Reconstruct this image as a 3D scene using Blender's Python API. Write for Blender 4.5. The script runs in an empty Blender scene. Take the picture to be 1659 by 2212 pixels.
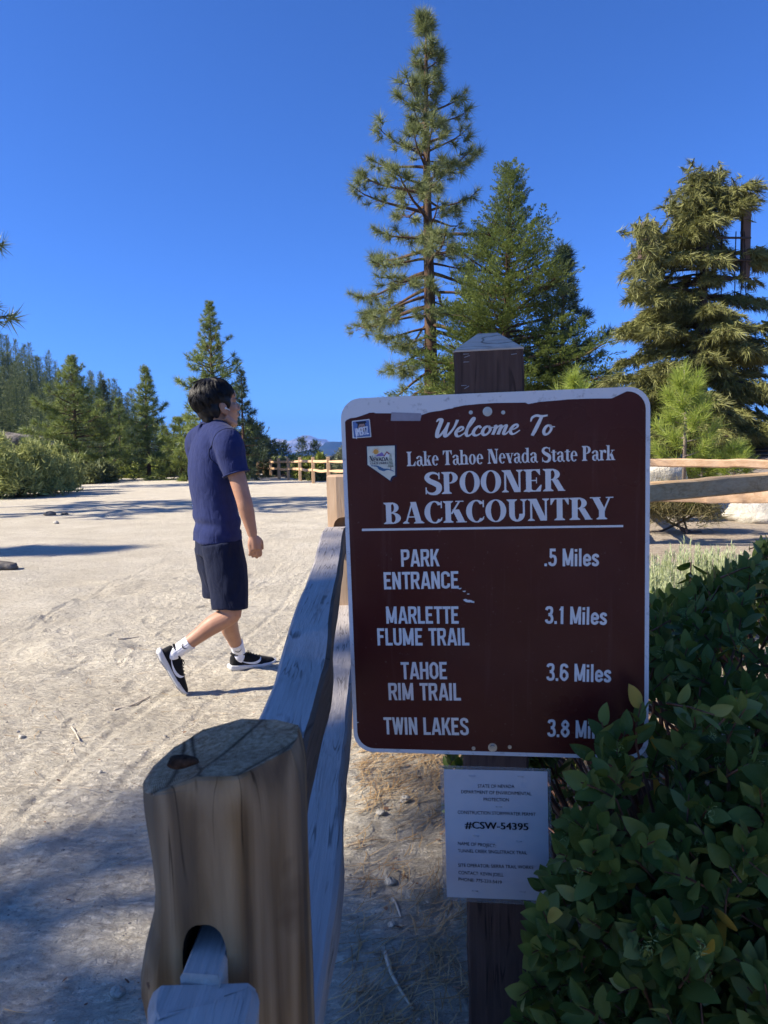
import bpy, math, random
import numpy as np
from mathutils import Vector, Matrix

S = bpy.context.scene
C = S.collection
PI = math.pi
rad = math.radians

# ------------------------------------------------------------------ camera, sky, sun, exposure
CAM_Z, PITCH, ROLL, FPX = 1.45, 4.64, -1.0, 710.0
cam_d = bpy.data.cameras.new('camera')
cam = bpy.data.objects.new('camera', cam_d); C.objects.link(cam)
cam_d.sensor_fit = 'VERTICAL'; cam_d.sensor_height = 24.0; cam_d.sensor_width = 18.0
cam_d.lens = 24.0 * FPX / 1024.0
cam_d.clip_start = 0.05; cam_d.clip_end = 20000
RC = Matrix.Rotation(rad(90 - PITCH), 3, 'X') @ Matrix.Rotation(rad(ROLL), 3, 'Z')
cam.matrix_world = Matrix.Translation((0, 0, CAM_Z)) @ RC.to_4x4()
cam_d.dof.use_dof = True; cam_d.dof.focus_distance = 3.6; cam_d.dof.aperture_fstop = 9.0
S.camera = cam

SUN_EL, SUN_TO = 36.0, 10.0      # elevation; heading of the light, degrees from +X towards +Y
ld = Vector((math.cos(rad(SUN_EL)) * math.cos(rad(SUN_TO)), math.cos(rad(SUN_EL)) * math.sin(rad(SUN_TO)), -math.sin(rad(SUN_EL))))
w = bpy.data.worlds.new('World'); S.world = w; w.use_nodes = True
nt = w.node_tree
bg = nt.nodes['Background']; bg.inputs['Strength'].default_value = 0.102
sky = nt.nodes.new('ShaderNodeTexSky'); sky.sky_type = 'NISHITA'; sky.sun_disc = False
sky.sun_elevation = rad(SUN_EL); sky.sun_rotation = math.atan2(-ld.x, -ld.y)
sky.altitude = 2000; sky.air_density = 1.0; sky.dust_density = 1.3; sky.ozone_density = 5.0
tint = nt.nodes.new('ShaderNodeMix'); tint.data_type = 'RGBA'; tint.blend_type = 'MULTIPLY'; tint.inputs[0].default_value = 1.0
tint.inputs[7].default_value = (.38, .605, 1.0, 1)      # thin mountain air: a deeper blue than the stock sky
nt.links.new(sky.outputs[0], tint.inputs[6]); nt.links.new(tint.outputs[2], bg.inputs[0])
sd = bpy.data.lights.new('sun', 'SUN'); sun = bpy.data.objects.new('sun', sd); C.objects.link(sun)
sd.energy = 5.0; sd.angle = rad(0.53); sd.color = (1.0, 0.90, 0.76)
sun.rotation_euler = ld.to_track_quat('-Z', 'Y').to_euler(); sun.location = (-30, -3, 40)
S.view_settings.view_transform = 'Standard'; S.view_settings.look = 'None'
S.view_settings.exposure = 1.1; S.view_settings.gamma = 1.0; S.view_settings.use_curve_mapping = False
S.render.engine = 'CYCLES'
S.cycles.max_bounces = 6; S.cycles.diffuse_bounces = 3; S.cycles.transparent_max_bounces = 8
S.cycles.volume_bounces = 0; S.cycles.use_denoising = True

# ------------------------------------------------------------------ survey helpers: where a sight line meets a distance, the ground or a plane
def ray(u, v):
    k = 1024.0 / 2212.0
    d = RC @ Vector(((u - 829.5) * k / FPX, -(v - 1106.0) * k / FPX, -1.0))
    return d
def at(u, v, y):
    d = ray(u, v); t = y / d.y
    return Vector((d.x * t, y, CAM_Z + d.z * t))
def on_ground(u, v, z=0.1):
    d = ray(u, v); t = (z - CAM_Z) / d.z
    return Vector((d.x * t, d.y * t, z))

# ------------------------------------------------------------------ noise
def _hash(ix, iy, seed):
    n = (ix.astype(np.int64) * 374761393 + iy.astype(np.int64) * 668265263 + seed * 974711) & 0x7fffffff
    n = ((n ^ (n >> 13)) * 1274126177) & 0x7fffffff
    return ((n ^ (n >> 16)) & 0xffff) / 65535.0
def vnoise(x, y, seed=0):
    x = np.asarray(x, float); y = np.asarray(y, float)
    ix = np.floor(x); iy = np.floor(y); fx = x - ix; fy = y - iy
    fx = fx * fx * (3 - 2 * fx); fy = fy * fy * (3 - 2 * fy)
    a = _hash(ix, iy, seed); b = _hash(ix + 1, iy, seed); c = _hash(ix, iy + 1, seed); d = _hash(ix + 1, iy + 1, seed)
    return (a * (1 - fx) + b * fx) * (1 - fy) + (c * (1 - fx) + d * fx) * fy - 0.5
def fbm(x, y, oct=4, seed=0):
    s = 0; a = 1.0
    for i in range(oct):
        s = s + a * vnoise(np.asarray(x) * 2 ** i, np.asarray(y) * 2 ** i, seed + i * 17); a *= 0.5
    return s
def vn3(V, sc, seed=0):
    return (vnoise(V[:, 0] * sc + V[:, 2] * sc * .37, V[:, 2] * sc - V[:, 1] * sc * .21, seed) + vnoise(V[:, 1] * sc + 9.1, V[:, 0] * sc * .6 + V[:, 2] * sc * .8, seed + 5))
def sstep(a, b, x):
    t = np.clip((np.asarray(x, float) - a) / (b - a), 0, 1); return t * t * (3 - 2 * t)

# ------------------------------------------------------------------ mesh collector
class MB:
    def __init__(s): s.V = []; s.F = []; s.M = []; s.n = 0
    def add(s, V, F, mi=0):
        V = np.asarray(V, float).reshape(-1, 3)
        if isinstance(F, np.ndarray):
            s.F.append(F + s.n); s.M.append(np.full(len(F), mi))
        else:
            by = {}
            for f in F: by.setdefault(len(f), []).append(f)
            for k, fs in by.items():
                s.F.append(np.array(fs) + s.n); s.M.append(np.full(len(fs), mi))
        s.V.append(V); s.n += len(V)
        return s
    def verts(s): return np.concatenate(s.V) if s.V else np.zeros((0, 3))
    def setv(s, V): s.V = [V]
    def mesh(s, name, org=(0, 0, 0), smooth=True):
        me = bpy.data.meshes.new(name)
        V = s.verts() - np.array(org)
        me.vertices.add(len(V)); me.vertices.foreach_set('co', V.astype(np.float32).ravel())
        ls = []; lt = []; off = 0; mi = []
        for F, M in zip(s.F, s.M):
            k = F.shape[1]; ls.append(F.ravel()); lt.append(off + np.arange(len(F)) * k); off += F.size; mi.append(M)
        L = np.concatenate(ls); st = np.concatenate(lt)
        me.loops.add(len(L)); me.loops.foreach_set('vertex_index', L.astype(np.int32))
        me.polygons.add(len(st)); me.polygons.foreach_set('loop_start', st.astype(np.int32))
        me.polygons.foreach_set('material_index', np.concatenate(mi).astype(np.int32))
        me.polygons.foreach_set('use_smooth', np.full(len(st), bool(smooth)))
        me.update(calc_edges=True); me.validate()
        return me
    def build(s, name, mats, parent=None, org=None, smooth=True, sharp=0):
        if org is None: org = root_loc(parent) if parent else (0, 0, 0)
        me = s.mesh(name, org, smooth)
        if sharp: me.set_sharp_from_angle(angle=rad(sharp))
        for m in (mats if isinstance(mats, (list, tuple)) else [mats]): me.materials.append(m)
        return link(name, me, parent, org if not parent else (0, 0, 0))
def root_loc(o):
    while o.parent: o = o.parent
    return tuple(o.location)
def link(name, me, parent=None, loc=(0, 0, 0)):
    o = bpy.data.objects.new(name, me); C.objects.link(o)
    o.location = loc
    if parent: o.parent = parent
    return o
def tag(o, label=None, cat=None, group=None, kind=None):
    if label: o['label'] = label
    if cat: o['category'] = cat
    if group: o['group'] = group
    if kind: o['kind'] = kind
    return o
def thing(name, label, cat, loc, group=None, rz=0):
    o = bpy.data.objects.new(name, None); C.objects.link(o); o.location = loc; o.rotation_euler = (0, 0, rz)
    o.empty_display_size = 0.2
    return tag(o, label, cat, group)

# ------------------------------------------------------------------ shapes
def nrm(v): return v / (np.linalg.norm(v) + 1e-12)
def frames(P):
    P = np.asarray(P, float); T = np.gradient(P, axis=0); T = T / (np.linalg.norm(T, axis=1)[:, None] + 1e-12)
    ref = np.array([0, 0, 1.0]) if abs(T[0][2]) < .9 else np.array([0, 1.0, 0])
    A = np.cross(T[0], ref); A = nrm(A); out = []
    for t in T:
        A = nrm(A - t * np.dot(A, t)); B = np.cross(t, A); out.append((A.copy(), B))
    return P, T, out
def tube(mb, P, R, sides=8, cap=True, mi=0, squash=None):
    P, T, fr = frames(P); R = np.broadcast_to(np.asarray(R, float), (len(P),))
    a = np.arange(sides) * 2 * PI / sides; V = []
    for i in range(len(P)):
        A, B = fr[i]; sq = 1.0 if squash is None else squash
        V.append(P[i] + R[i] * (np.cos(a)[:, None] * A + sq * np.sin(a)[:, None] * B))
    return rings(mb, V, cap, mi)
def rings(mb, V, cap=True, mi=0, close=True):
    n = len(V[0]); k = len(V); F = []
    for i in range(k - 1):
        for j in range(n if close else n - 1):
            j2 = (j + 1) % n
            F.append((i * n + j, i * n + j2, (i + 1) * n + j2, (i + 1) * n + j))
    W = np.concatenate([np.asarray(v, float) for v in V])
    if cap:
        W = np.vstack([W, np.mean(V[0], axis=0), np.mean(V[-1], axis=0)])
        for j in range(n):
            j2 = (j + 1) % n
            F.append((j2, j, k * n)); F.append(((k - 1) * n + j, (k - 1) * n + j2, k * n + 1))
    mb.add(W, F, mi); return mb
def box(mb, c, size, mi=0, R=None):
    h = np.array(size) / 2
    V = np.array([[x, y, z] for x in (-1, 1) for y in (-1, 1) for z in (-1, 1)]) * h
    if R is not None: V = V @ np.array(R).T
    F = [(0, 1, 3, 2), (4, 6, 7, 5), (0, 4, 5, 1), (2, 3, 7, 6), (0, 2, 6, 4), (1, 5, 7, 3)]
    mb.add(V + np.array(c), F, mi); return mb
def ell(mb, c, r, R=None, nu=20, nv=12, mi=0):
    V = []
    for i in range(nv + 1):
        th = PI * i / nv
        a = np.arange(nu) * 2 * PI / nu
        V.append(np.stack([np.sin(th) * np.cos(a), np.sin(th) * np.sin(a), np.full(nu, np.cos(th))], 1) * np.array(r))
    V[0] = V[0] * 0 + np.array([0, 0, r[2]]); V[-1] = V[-1] * 0 - np.array([0, 0, r[2]])
    V[0] = V[0] + (V[1] - V[1].mean(0)) * .02; V[-1] = V[-1] + (V[-2] - V[-2].mean(0)) * .02
    W = [v @ np.array(R).T + np.array(c) if R is not None else v + np.array(c) for v in V]
    # outward winding
    W = [w_[::-1] for w_ in W]
    return rings(mb, W, True, mi)
def solid(mb, voxel, smooth=4, fac=.5):
    """fuse overlapping closed shapes into one continuous skin"""
    me = mb.mesh('tmp'); o = bpy.data.objects.new('tmp', me); C.objects.link(o)
    m = o.modifiers.new('r', 'REMESH'); m.mode = 'VOXEL'; m.voxel_size = voxel
    if smooth:
        s_ = o.modifiers.new('s', 'SMOOTH'); s_.factor = fac; s_.iterations = smooth
    dg = bpy.context.evaluated_depsgraph_get(); dg.update()
    ev = o.evaluated_get(dg); out = bpy.data.meshes.new_from_object(ev)
    V = np.zeros(len(out.vertices) * 3, np.float32); out.vertices.foreach_get('co', V)
    F = [tuple(p.vertices) for p in out.polygons]
    N = np.zeros(len(out.vertices) * 3, np.float32); out.vertices.foreach_get('normal', N)
    bpy.data.objects.remove(o); bpy.data.meshes.remove(me); bpy.data.meshes.remove(out)
    r = MB(); r.add(V.reshape(-1, 3).astype(float), F); r.N = N.reshape(-1, 3).astype(float)
    return r
def cut(mb, cutter):
    me = mb.mesh('tmp'); o = bpy.data.objects.new('tmp', me); C.objects.link(o)
    me2 = cutter.mesh('tmp2'); o2 = bpy.data.objects.new('tmp2', me2); C.objects.link(o2)
    m = o.modifiers.new('b', 'BOOLEAN'); m.operation = 'DIFFERENCE'; m.object = o2; m.solver = 'EXACT'
    dg = bpy.context.evaluated_depsgraph_get(); dg.update()
    out = bpy.data.meshes.new_from_object(o.evaluated_get(dg))
    V = np.array([v.co[:] for v in out.vertices]); F = [tuple(p.vertices) for p in out.polygons]
    for x in (o, o2): bpy.data.objects.remove(x)
    r = MB(); r.add(V, F); return r
def spline(P, n=8):
    """Catmull-Rom through the points"""
    P = np.asarray(P, float); Q = np.vstack([2 * P[0] - P[1], P, 2 * P[-1] - P[-2]]); out = []
    for i in range(1, len(Q) - 2):
        p0, p1, p2, p3 = Q[i - 1], Q[i], Q[i + 1], Q[i + 2]
        for t in np.arange(n) / n:
            out.append(.5 * ((2 * p1) + (-p0 + p2) * t + (2 * p0 - 5 * p1 + 4 * p2 - p3) * t * t + (-p0 + 3 * p1 - 3 * p2 + p3) * t ** 3))
    out.append(P[-1]); return np.array(out)

# ------------------------------------------------------------------ materials
class NT:
    def __init__(s, name, rough=.8, spec=.3):
        s.m = bpy.data.materials.new(name); s.m.use_nodes = True; s.t = s.m.node_tree
        s.b = s.t.nodes['Principled BSDF']; s.b.inputs['Roughness'].default_value = rough
        s.b.inputs['Specular IOR Level'].default_value = spec
    def n(s, typ, **kw):
        x = s.t.nodes.new('ShaderNode' + typ)
        for k, v in kw.items():
            if k.startswith('i_'): x.inputs[k[2:].replace('_', ' ')].default_value = v
            else: setattr(x, k, v)
        return x
    def l(s, a, b): s.t.links.new(a, b)
    def coord(s, kind='Object', scale=(1, 1, 1), rot=(0, 0, 0)):
        tc = s.n('TexCoord'); mp = s.n('Mapping'); mp.inputs['Scale'].default_value = scale; mp.inputs['Rotation'].default_value = rot
        s.l(tc.outputs[kind], mp.inputs[0]); return mp.outputs[0]
    def noise(s, co, scale, detail=4, rough=.55, dist=0):
        x = s.n('TexNoise'); x.inputs['Scale'].default_value = scale; x.inputs['Detail'].default_value = detail
        x.inputs['Roughness'].default_value = rough; x.inputs['Distortion'].default_value = dist
        if co is not None: s.l(co, x.inputs['Vector'])
        return x.outputs['Fac']
    def ramp(s, fac, stops):
        x = s.n('ValToRGB'); e = x.color_ramp.elements
        while len(e) < len(stops): e.new(.5)
        for i, (p, c) in enumerate(stops):
            e[i].position = p; e[i].color = (c, c, c, 1) if isinstance(c, (int, float)) else (*c, 1)
        s.l(fac, x.inputs[0]); return x.outputs[0]
    def mix(s, fac, a, b, mode='MIX'):
        x = s.n('Mix', data_type='RGBA', blend_type=mode)
        for sock, val in ((x.inputs[0], fac), (x.inputs[6], a), (x.inputs[7], b)):
            if isinstance(val, bpy.types.NodeSocket): s.l(val, sock)
            elif isinstance(val, (int, float)): sock.default_value = val
            else: sock.default_value = (*val, 1)
        return x.outputs[2]
    def math(s, op, a, b=0.0):
        x = s.n('Math', operation=op)
        for sock, val in ((x.inputs[0], a), (x.inputs[1], b)):
            if isinstance(val, bpy.types.NodeSocket): s.l(val, sock)
            else: sock.default_value = val
        return x.outputs[0]
    def col(s, c):
        if isinstance(c, bpy.types.NodeSocket): s.l(c, s.b.inputs['Base Color'])
        else: s.b.inputs['Base Color'].default_value = (*c, 1)
        return s
    def bump(s, h, strength=.5, dist=.01, prev=None):
        x = s.n('Bump'); x.inputs['Strength'].default_value = strength; x.inputs['Distance'].default_value = dist
        s.l(h, x.inputs['Height'])
        if prev is not None: s.l(prev, x.inputs['Normal'])
        s.l(x.outputs[0], s.b.inputs['Normal']); return x.outputs[0]
def plain(name, c, rough=.7, spec=.3, metal=0, var=.12, sc=60):
    k = NT(name, rough, spec); co = k.coord()
    f = k.noise(co, sc, 3)
    lo = tuple(max(0, x * (1 - var)) for x in c); hi = tuple(min(1, x * (1 + var)) for x in c)
    k.col(k.ramp(f, [(.3, lo), (.7, hi)])); k.b.inputs['Metallic'].default_value = metal
    return k.m
def leafy(name, c1, c2, rough=.55, trans=.25, patch=.0, c3=None, spec=.3, psc=.6):
    """foliage: each leaf or needle varies on its own; light passes through"""
    k = NT(name, rough, spec); g = k.n('NewGeometry'); r = g.outputs['Random Per Island']
    st = [(0, c1), (.9 if c3 else 1, c2)] + ([(.96, c3)] if c3 else [])
    c = k.ramp(r, st)
    if patch:
        f = k.noise(k.coord('Object'), psc, 3)
        c = k.mix(k.ramp(f, [(.4, 0.0), (.65, patch)]), c, tuple(x * 1.25 for x in c2))
    k.col(c)
    t = k.n('BsdfTranslucent'); k.l(c, t.inputs[0])
    mx = k.n('MixShader'); mx.inputs[0].default_value = trans
    k.l(k.b.outputs[0], mx.inputs[1]); k.l(t.outputs[0], mx.inputs[2])
    k.l(mx.outputs[0], k.t.nodes['Material Output'].inputs[0])
    return k.m
def timber(name, cols, axis=2, grain=28, rough=.75, knots=True, spec=.25, bump=.35, cracks=.0, stretch=.06):
    """sawn or split wood: grain along one axis"""
    k = NT(name, rough, spec); sc = [1, 1, 1]; sc[axis] = stretch
    co = k.coord('Object', tuple(sc))
    a = k.noise(co, grain, 6, .65, .6); b = k.noise(co, grain * 4.5, 4, .6)
    big = k.noise(k.coord('Object', (1, 1, .5)), 5, 3)
    m = k.math('ADD', k.math('MULTIPLY', a, .65), k.math('MULTIPLY', b, .35))
    c = k.ramp(m, [(.28, cols[0]), (.48, cols[1]), (.68, cols[2])])
    c = k.mix(k.ramp(big, [(.38, 0.0), (.7, .55)]), c, cols[3])
    if cracks:
        v = k.ramp(k.noise(k.coord('Object', tuple(sc)), grain * .8, 2, .4, 1.5), [(.455, 0.0), (.475, 1.0), (.5, 1.0), (.52, 0.0)])
        gate = k.ramp(k.noise(k.coord('Object'), 9, 2), [(.45, 0.0), (.6, cracks)])
        c = k.mix(k.math('MULTIPLY', v, gate), c, tuple(x * .35 for x in cols[0]))
    k.col(c); k.bump(m, bump, .006)
    return k.m

# ------------------------------------------------------------------ terrain
def gz(x, y):
    x = np.asarray(x, float); y = np.asarray(y, float)
    z = 0.1 * sstep(0.4, 3.4, y)
    z = z + .05 * np.exp(-((x + .18) / .5) ** 2) * sstep(1.5, 3.2, y) * (1 - sstep(4, 7, y))
    # fall-off beyond the back fence (to the right and ahead)
    edge = (x * .62 + y * .78) - 27.0 + 0.0 * x
    fr = np.where(x > 2.0, x * .25 + y, 0) - 15.0
    z = z - 1.9 * sstep(0, 14, fr) - 26 * sstep(10, 160, fr) * (x > 2.0)
    far = y - 66 + .5 * x
    z = z - 45 * sstep(0, 420, far) * sstep(-40, -5, x)
    # wooded hillside to the left
    hl = -x - 11 - .36 * np.maximum(y, 0)
    z = z + 26 * sstep(0, 60, hl) * sstep(10, 60, y) + .7 * sstep(-1, 5, hl)
    return z
def gzf(x, y): return float(gz(x, y))
def G(x, y): return Vector((x, y, gzf(x, y)))
# ------------------------------------------------------------------ ground
def axis(n, near, far, c=0.0, p=3.2):
    t = np.linspace(-1, 1, n); return c + np.sign(t) * (near * np.abs(t) + (far - near) * np.abs(t) ** p)
_rf = np.random.RandomState(31); STEPS = []
for tr in range(13):          # trails of shoe prints in the dust
    px_, py_ = _rf.uniform(-3.0, -.5), _rf.uniform(.7, 4.5); hd = rad(_rf.choice([80, 95, 110, 20, 200]) + _rf.uniform(-22, 22))
    for q in range(8):
        px_ += .62 * math.cos(hd) * .6; py_ += .62 * math.sin(hd); sd_ = .09 * (-1) ** q; hd += _rf.uniform(-.08, .08)
        STEPS.append((px_ - math.sin(hd) * sd_, py_ + math.cos(hd) * sd_, hd + _rf.uniform(-.12, .12), _rf.uniform(.55, 1.15)))
def relief(x, y):
    x = np.asarray(x, float); y = np.asarray(y, float); nr = np.exp(-np.hypot(x, y) / 22)
    z = nr * (.05 * fbm(x * .55, y * .8, 3, 3) + .030 * fbm(x * 2.6, y * 3.4, 3, 11) + .014 * fbm(x * 12, y * 14, 3, 23) + .006 * fbm(x * 33, y * 41, 2, 29))
    z = z + .07 * sstep(.0, .45, fbm(x * .9 + 4, y * 1.6, 3, 47)) * (y > 4) * nr
    for fx_, fy_, h_, dp in STEPS:
        m_ = (np.abs(x - fx_) < .22) & (np.abs(y - fy_) < .22)
        if not m_.any(): continue
        dx_, dy_ = x[m_] - fx_, y[m_] - fy_; a_ = dx_ * math.cos(h_) + dy_ * math.sin(h_); b_ = -dx_ * math.sin(h_) + dy_ * math.cos(h_)
        r_ = np.sqrt((a_ / .145) ** 2 + (b_ / (.050 + .012 * np.clip(a_ / .145, -1, 1))) ** 2)
        z[m_] += dp * (-.0085 * (1 - sstep(.75, 1.0, r_)) * (.75 + .25 * np.sign(np.sin(a_ * 170))) + .0055 * np.exp(-((r_ - 1.14) / .13) ** 2))
    for x0_, h_ in ((-1.35, .10), (-1.62, .10), (-2.55, -.05)):      # bicycle tyre tracks
        d_ = x - x0_ - h_ * y - .07 * np.sin(y * 1.1 + x0_ * 3); m_ = (np.abs(d_) < .06) & (y > .3) & (y < 9)
        z[m_] += -.0055 * np.exp(-(d_[m_] / .022) ** 2) + .003 * np.exp(-((np.abs(d_[m_]) - .040) / .010) ** 2)
    return z
xs = np.unique(np.concatenate([np.arange(-3.0, 1.6, .015), axis(260, 14, 5000, -.3, 6.0)]))
ys = np.unique(np.concatenate([np.arange(0.5, 5.2, .016), np.arange(5.2, 8, .03), np.arange(8, 24, .12), -np.geomspace(.05, 60, 30), np.geomspace(24, 5500, 120)]))
X, Y = np.meshgrid(xs, ys)
Z = gz(X, Y)
Z = Z + relief(X, Y)
V = np.stack([X, Y, Z], -1).reshape(-1, 3)
nx, ny = len(xs), len(ys)
idx = np.arange(nx * ny).reshape(ny, nx)
F = np.stack([idx[:-1, :-1], idx[:-1, 1:], idx[1:, 1:], idx[1:, :-1]], -1).reshape(-1, 4)
k = NT('dusty_ground', .95, .03)
co = k.coord('Object')
n1 = k.noise(co, 1.3, 5, .6); n2 = k.noise(co, 38, 5, .7); n3 = k.noise(co, 240, 3, .7)
c = k.ramp(n1, [(.3, (.61, .55, .425)), (.55, (.70, .64, .505)), (.75, (.76, .70, .565))])
c = k.mix(k.ramp(n2, [(.30, .75), (.5, 0.0)]), c, (.36, .30, .23))
c = k.mix(k.ramp(k.noise(k.coord('Object', (1, 2.4, 1), (0, 0, .35)), 5.5, 5, .7), [(.34, .5), (.47, 0.0)]), c, (.47, .41, .31))
c = k.mix(k.ramp(n3, [(.32, .6), (.45, 0.0)]), c, (.30, .255, .20))
c = k.mix(k.ramp(n3, [(.62, 0.0), (.75, .5)]), c, (.74, .68, .54))
# forest duff off the path: right of the near fence and on the slopes
sx = k.n('SeparateXYZ'); tc = k.n('TexCoord'); k.l(tc.outputs['Object'], sx.inputs[0])
px, py, pz = sx.outputs
wob = k.math('MULTIPLY', k.math('SUBTRACT', k.noise(co, 1.1, 4), .5), 1.2)
rightm = k.n('MapRange'); k.l(k.math('ADD', px, wob), rightm.inputs[0]); rightm.inputs[1].default_value = -.1; rightm.inputs[2].default_value = .5
nearm = k.n('MapRange'); k.l(py, nearm.inputs[0]); nearm.inputs[1].default_value = 9; nearm.inputs[2].default_value = 16
farr = k.n('MapRange'); k.l(px, farr.inputs[0]); farr.inputs[1].default_value = 1.5; farr.inputs[2].default_value = 4
m = k.math('MULTIPLY', rightm.outputs[0], k.math('MAXIMUM', k.math('SUBTRACT', 1.0, nearm.outputs[0]), farr.outputs[0]))
duff = k.ramp(k.noise(co, 17, 6, .7), [(.3, (.20, .135, .085)), (.5, (.36, .27, .185)), (.7, (.50, .42, .32))])
c = k.mix(k.math('MULTIPLY', m, .6), c, duff)
lm = k.n('MapRange'); k.l(k.math('ADD', k.math('ADD', k.math('MULTIPLY', px, -1.0), k.math('MULTIPLY', py, -.36)), k.math('MULTIPLY', wob, 2.0)), lm.inputs[0])
lm.inputs[1].default_value = 4.2; lm.inputs[2].default_value = 7.0
fm = k.n('MapRange'); k.l(k.math('ADD', py, k.math('MULTIPLY', wob, 3.0)), fm.inputs[0]); fm.inputs[1].default_value = 54; fm.inputs[2].default_value = 60
m2 = k.math('MAXIMUM', lm.outputs[0], fm.outputs[0])
c = k.mix(m2, c, k.ramp(k.noise(co, 3, 5), [(.35, (.07, .075, .035)), (.65, (.20, .165, .10))]))
k.col(c)
# scuffs, tread marks, grit
wv = k.n('TexWave', wave_type='BANDS', bands_direction='DIAGONAL'); wv.inputs['Scale'].default_value = 24; wv.inputs['Distortion'].default_value = 2.5; wv.inputs['Detail'].default_value = 1
mpw = k.coord('Object', (1.3, .9, 1), (0, 0, .6)); k.l(mpw, wv.inputs[0])
tread = k.math('MULTIPLY', wv.outputs['Fac'], k.ramp(k.noise(k.coord('Object', (1.6, 2.6, 1)), 2.3, 2, .5), [(.56, 0.0), (.64, 1.0)]))
scuff = k.noise(k.coord('Object', (1, 2.2, 1), (0, 0, .5)), 20, 6, .68, .8)
vor = k.n('TexVoronoi'); vor.inputs['Scale'].default_value = 55; k.l(co, vor.inputs[0])
b1 = k.bump(scuff, 1.0, .05); b2 = k.bump(tread, .16, .010, b1)
v2 = k.n('TexVoronoi'); v2.inputs['Scale'].default_value = 19; k.l(k.coord('Object', (1, 1.5, 1), (0, 0, .4)), v2.inputs[0])
pit = k.math('MULTIPLY', k.ramp(v2.outputs['Distance'], [(.08, 0.0), (.34, 1.0)]), 1.0)
b25 = k.bump(pit, .30, .012, b2)
b3 = k.bump(n3, .6, .006, b25); k.bump(k.ramp(vor.outputs['Distance'], [(.05, 1.0), (.35, 0.0)]), .25, .006, b3)
GROUND = k.m
mb = MB(); mb.add(V, F); g = mb.build('ground', GROUND); tag(g, kind='structure')

# ------------------------------------------------------------------ far mountains across the lake
def ridge(name, y0, x0, x1, prof, depth, base, mat, seed):
    n = 160; m = 26; xx = np.linspace(x0, x1, n); V = []
    for j in range(m):
        t = j / (m - 1); yy = y0 + depth * (t - .5)
        h = np.sin(PI * t) ** .8
        zz = base + (prof(xx) - base) * h + (prof(xx) - base) * .30 * fbm(xx / depth * 7, np.full(n, yy / depth * 7), 4, seed) * np.sin(PI * t) * (1.25 - t * .6)
        V.append(np.stack([xx, np.full(n, yy), zz], 1))
    mb = MB(); rings(mb, V, False, 0, False)
    return tag(mb.build(name, mat), kind='structure')
k = NT('wooded_mountain', .95, .05); co = k.coord('Object')
k.col(k.ramp(k.noise(co, .012, 6, .65), [(.35, (.02, .032, .022)), (.6, (.04, .05, .035)), (.72, (.09, .085, .07))])); MTN = k.m
k = NT('bare_mountain', .95, .05); co = k.coord('Object')
k.col(k.ramp(k.noise(co, .008, 6, .65), [(.35, (.06, .08, .05)), (.5, (.2, .19, .17)), (.64, (.45, .44, .42))])); MTN2 = k.m
def pk(pts, Y):
    w_ = [at(u, v, Y) for u, v in pts]; a = [p.x for p in w_]; b = [p.z for p in w_]
    return lambda x: np.interp(x, a, b) + 8 * Y / 3000 * fbm(np.asarray(x) / Y * 60, np.zeros(len(x)) + .3, 3, 5)
ridge('near_mountain', 3300, -2600, 2300, pk([(-400, 985), (300, 975), (450, 950), (552, 944), (585, 965), (625, 985), (655, 975), (700, 960), (718, 958), (750, 968), (800, 978), (1100, 975), (1300, 968), (1450, 962), (1659, 955), (2000, 965)], 3300), 1500, -260, MTN, 3)
ridge('far_mountain', 6200, -4600, 4600, pk([(-400, 975), (300, 968), (560, 958), (600, 952), (640, 955), (680, 951), (740, 957), (800, 965), (1200, 945), (1390, 930), (1480, 922), (1560, 917), (1659, 918), (2000, 930)], 6200), 1800, -260, MTN2, 9)
k = NT('lake_water', .12, .5); k.col((.02, .07, .13)); LAKE = k.m
mb = MB(); mb.add([(-4800, 900, -60), (4800, 900, -60), (4800, 6900, -60), (-4800, 6900, -60)], [(0, 1, 2, 3)])
tag(mb.build('lake', LAKE), kind='structure')

# the air between here and the mountains
def haze_box(dens):
    mb = MB(); box(mb, (0, 3400, 25), (10400, 7400, 640))
    k = NT('air'); k.t.nodes.remove(k.b); v = k.n('VolumePrincipled'); v.inputs['Density'].default_value = dens
    v.inputs['Color'].default_value = (.11, .34, 1.0, 1); v.inputs['Anisotropy'].default_value = 0.0
    k.l(v.outputs[0], k.t.nodes['Material Output'].inputs['Volume'])
    return tag(mb.build('haze', k.m), kind='stuff')
haze_box(1.25e-4)
# ------------------------------------------------------------------ conifers
BARK = timber('pine_bark', [(.035, .024, .018), (.095, .06, .042), (.18, .11, .075), (.08, .06, .048)], 2, 9, .95, spec=.05, bump=1.0, stretch=.25)
TWIG = timber('grey_twig', [(.05, .04, .03), (.11, .085, .065), (.17, .13, .10), (.09, .07, .05)], 2, 20, .95, spec=.05)
N_PINE = leafy('pine_needles', (.08, .11, .038), (.27, .30, .115), .5, .3, .35, psc=.9)
N_PINE2 = leafy('green_pine_needles', (.09, .135, .036), (.28, .33, .09), .5, .3, .5, psc=.5)
N_FIR = leafy('fir_needles', (.055, .09, .026), (.20, .245, .066), .5, .28, .6, psc=.7)
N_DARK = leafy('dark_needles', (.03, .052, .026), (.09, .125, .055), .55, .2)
N_FAKE = leafy('plastic_needles', (.075, .08, .024), (.25, .255, .085), .55, .1, .3, psc=.8)
N_YOUNG = leafy('young_pine_needles', (.19, .27, .04), (.48, .55, .12), .45, .45)
N_HILL = leafy('hill_needles', (.07, .10, .038), (.24, .28, .105), .6, .2, .4, psc=.12)

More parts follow.
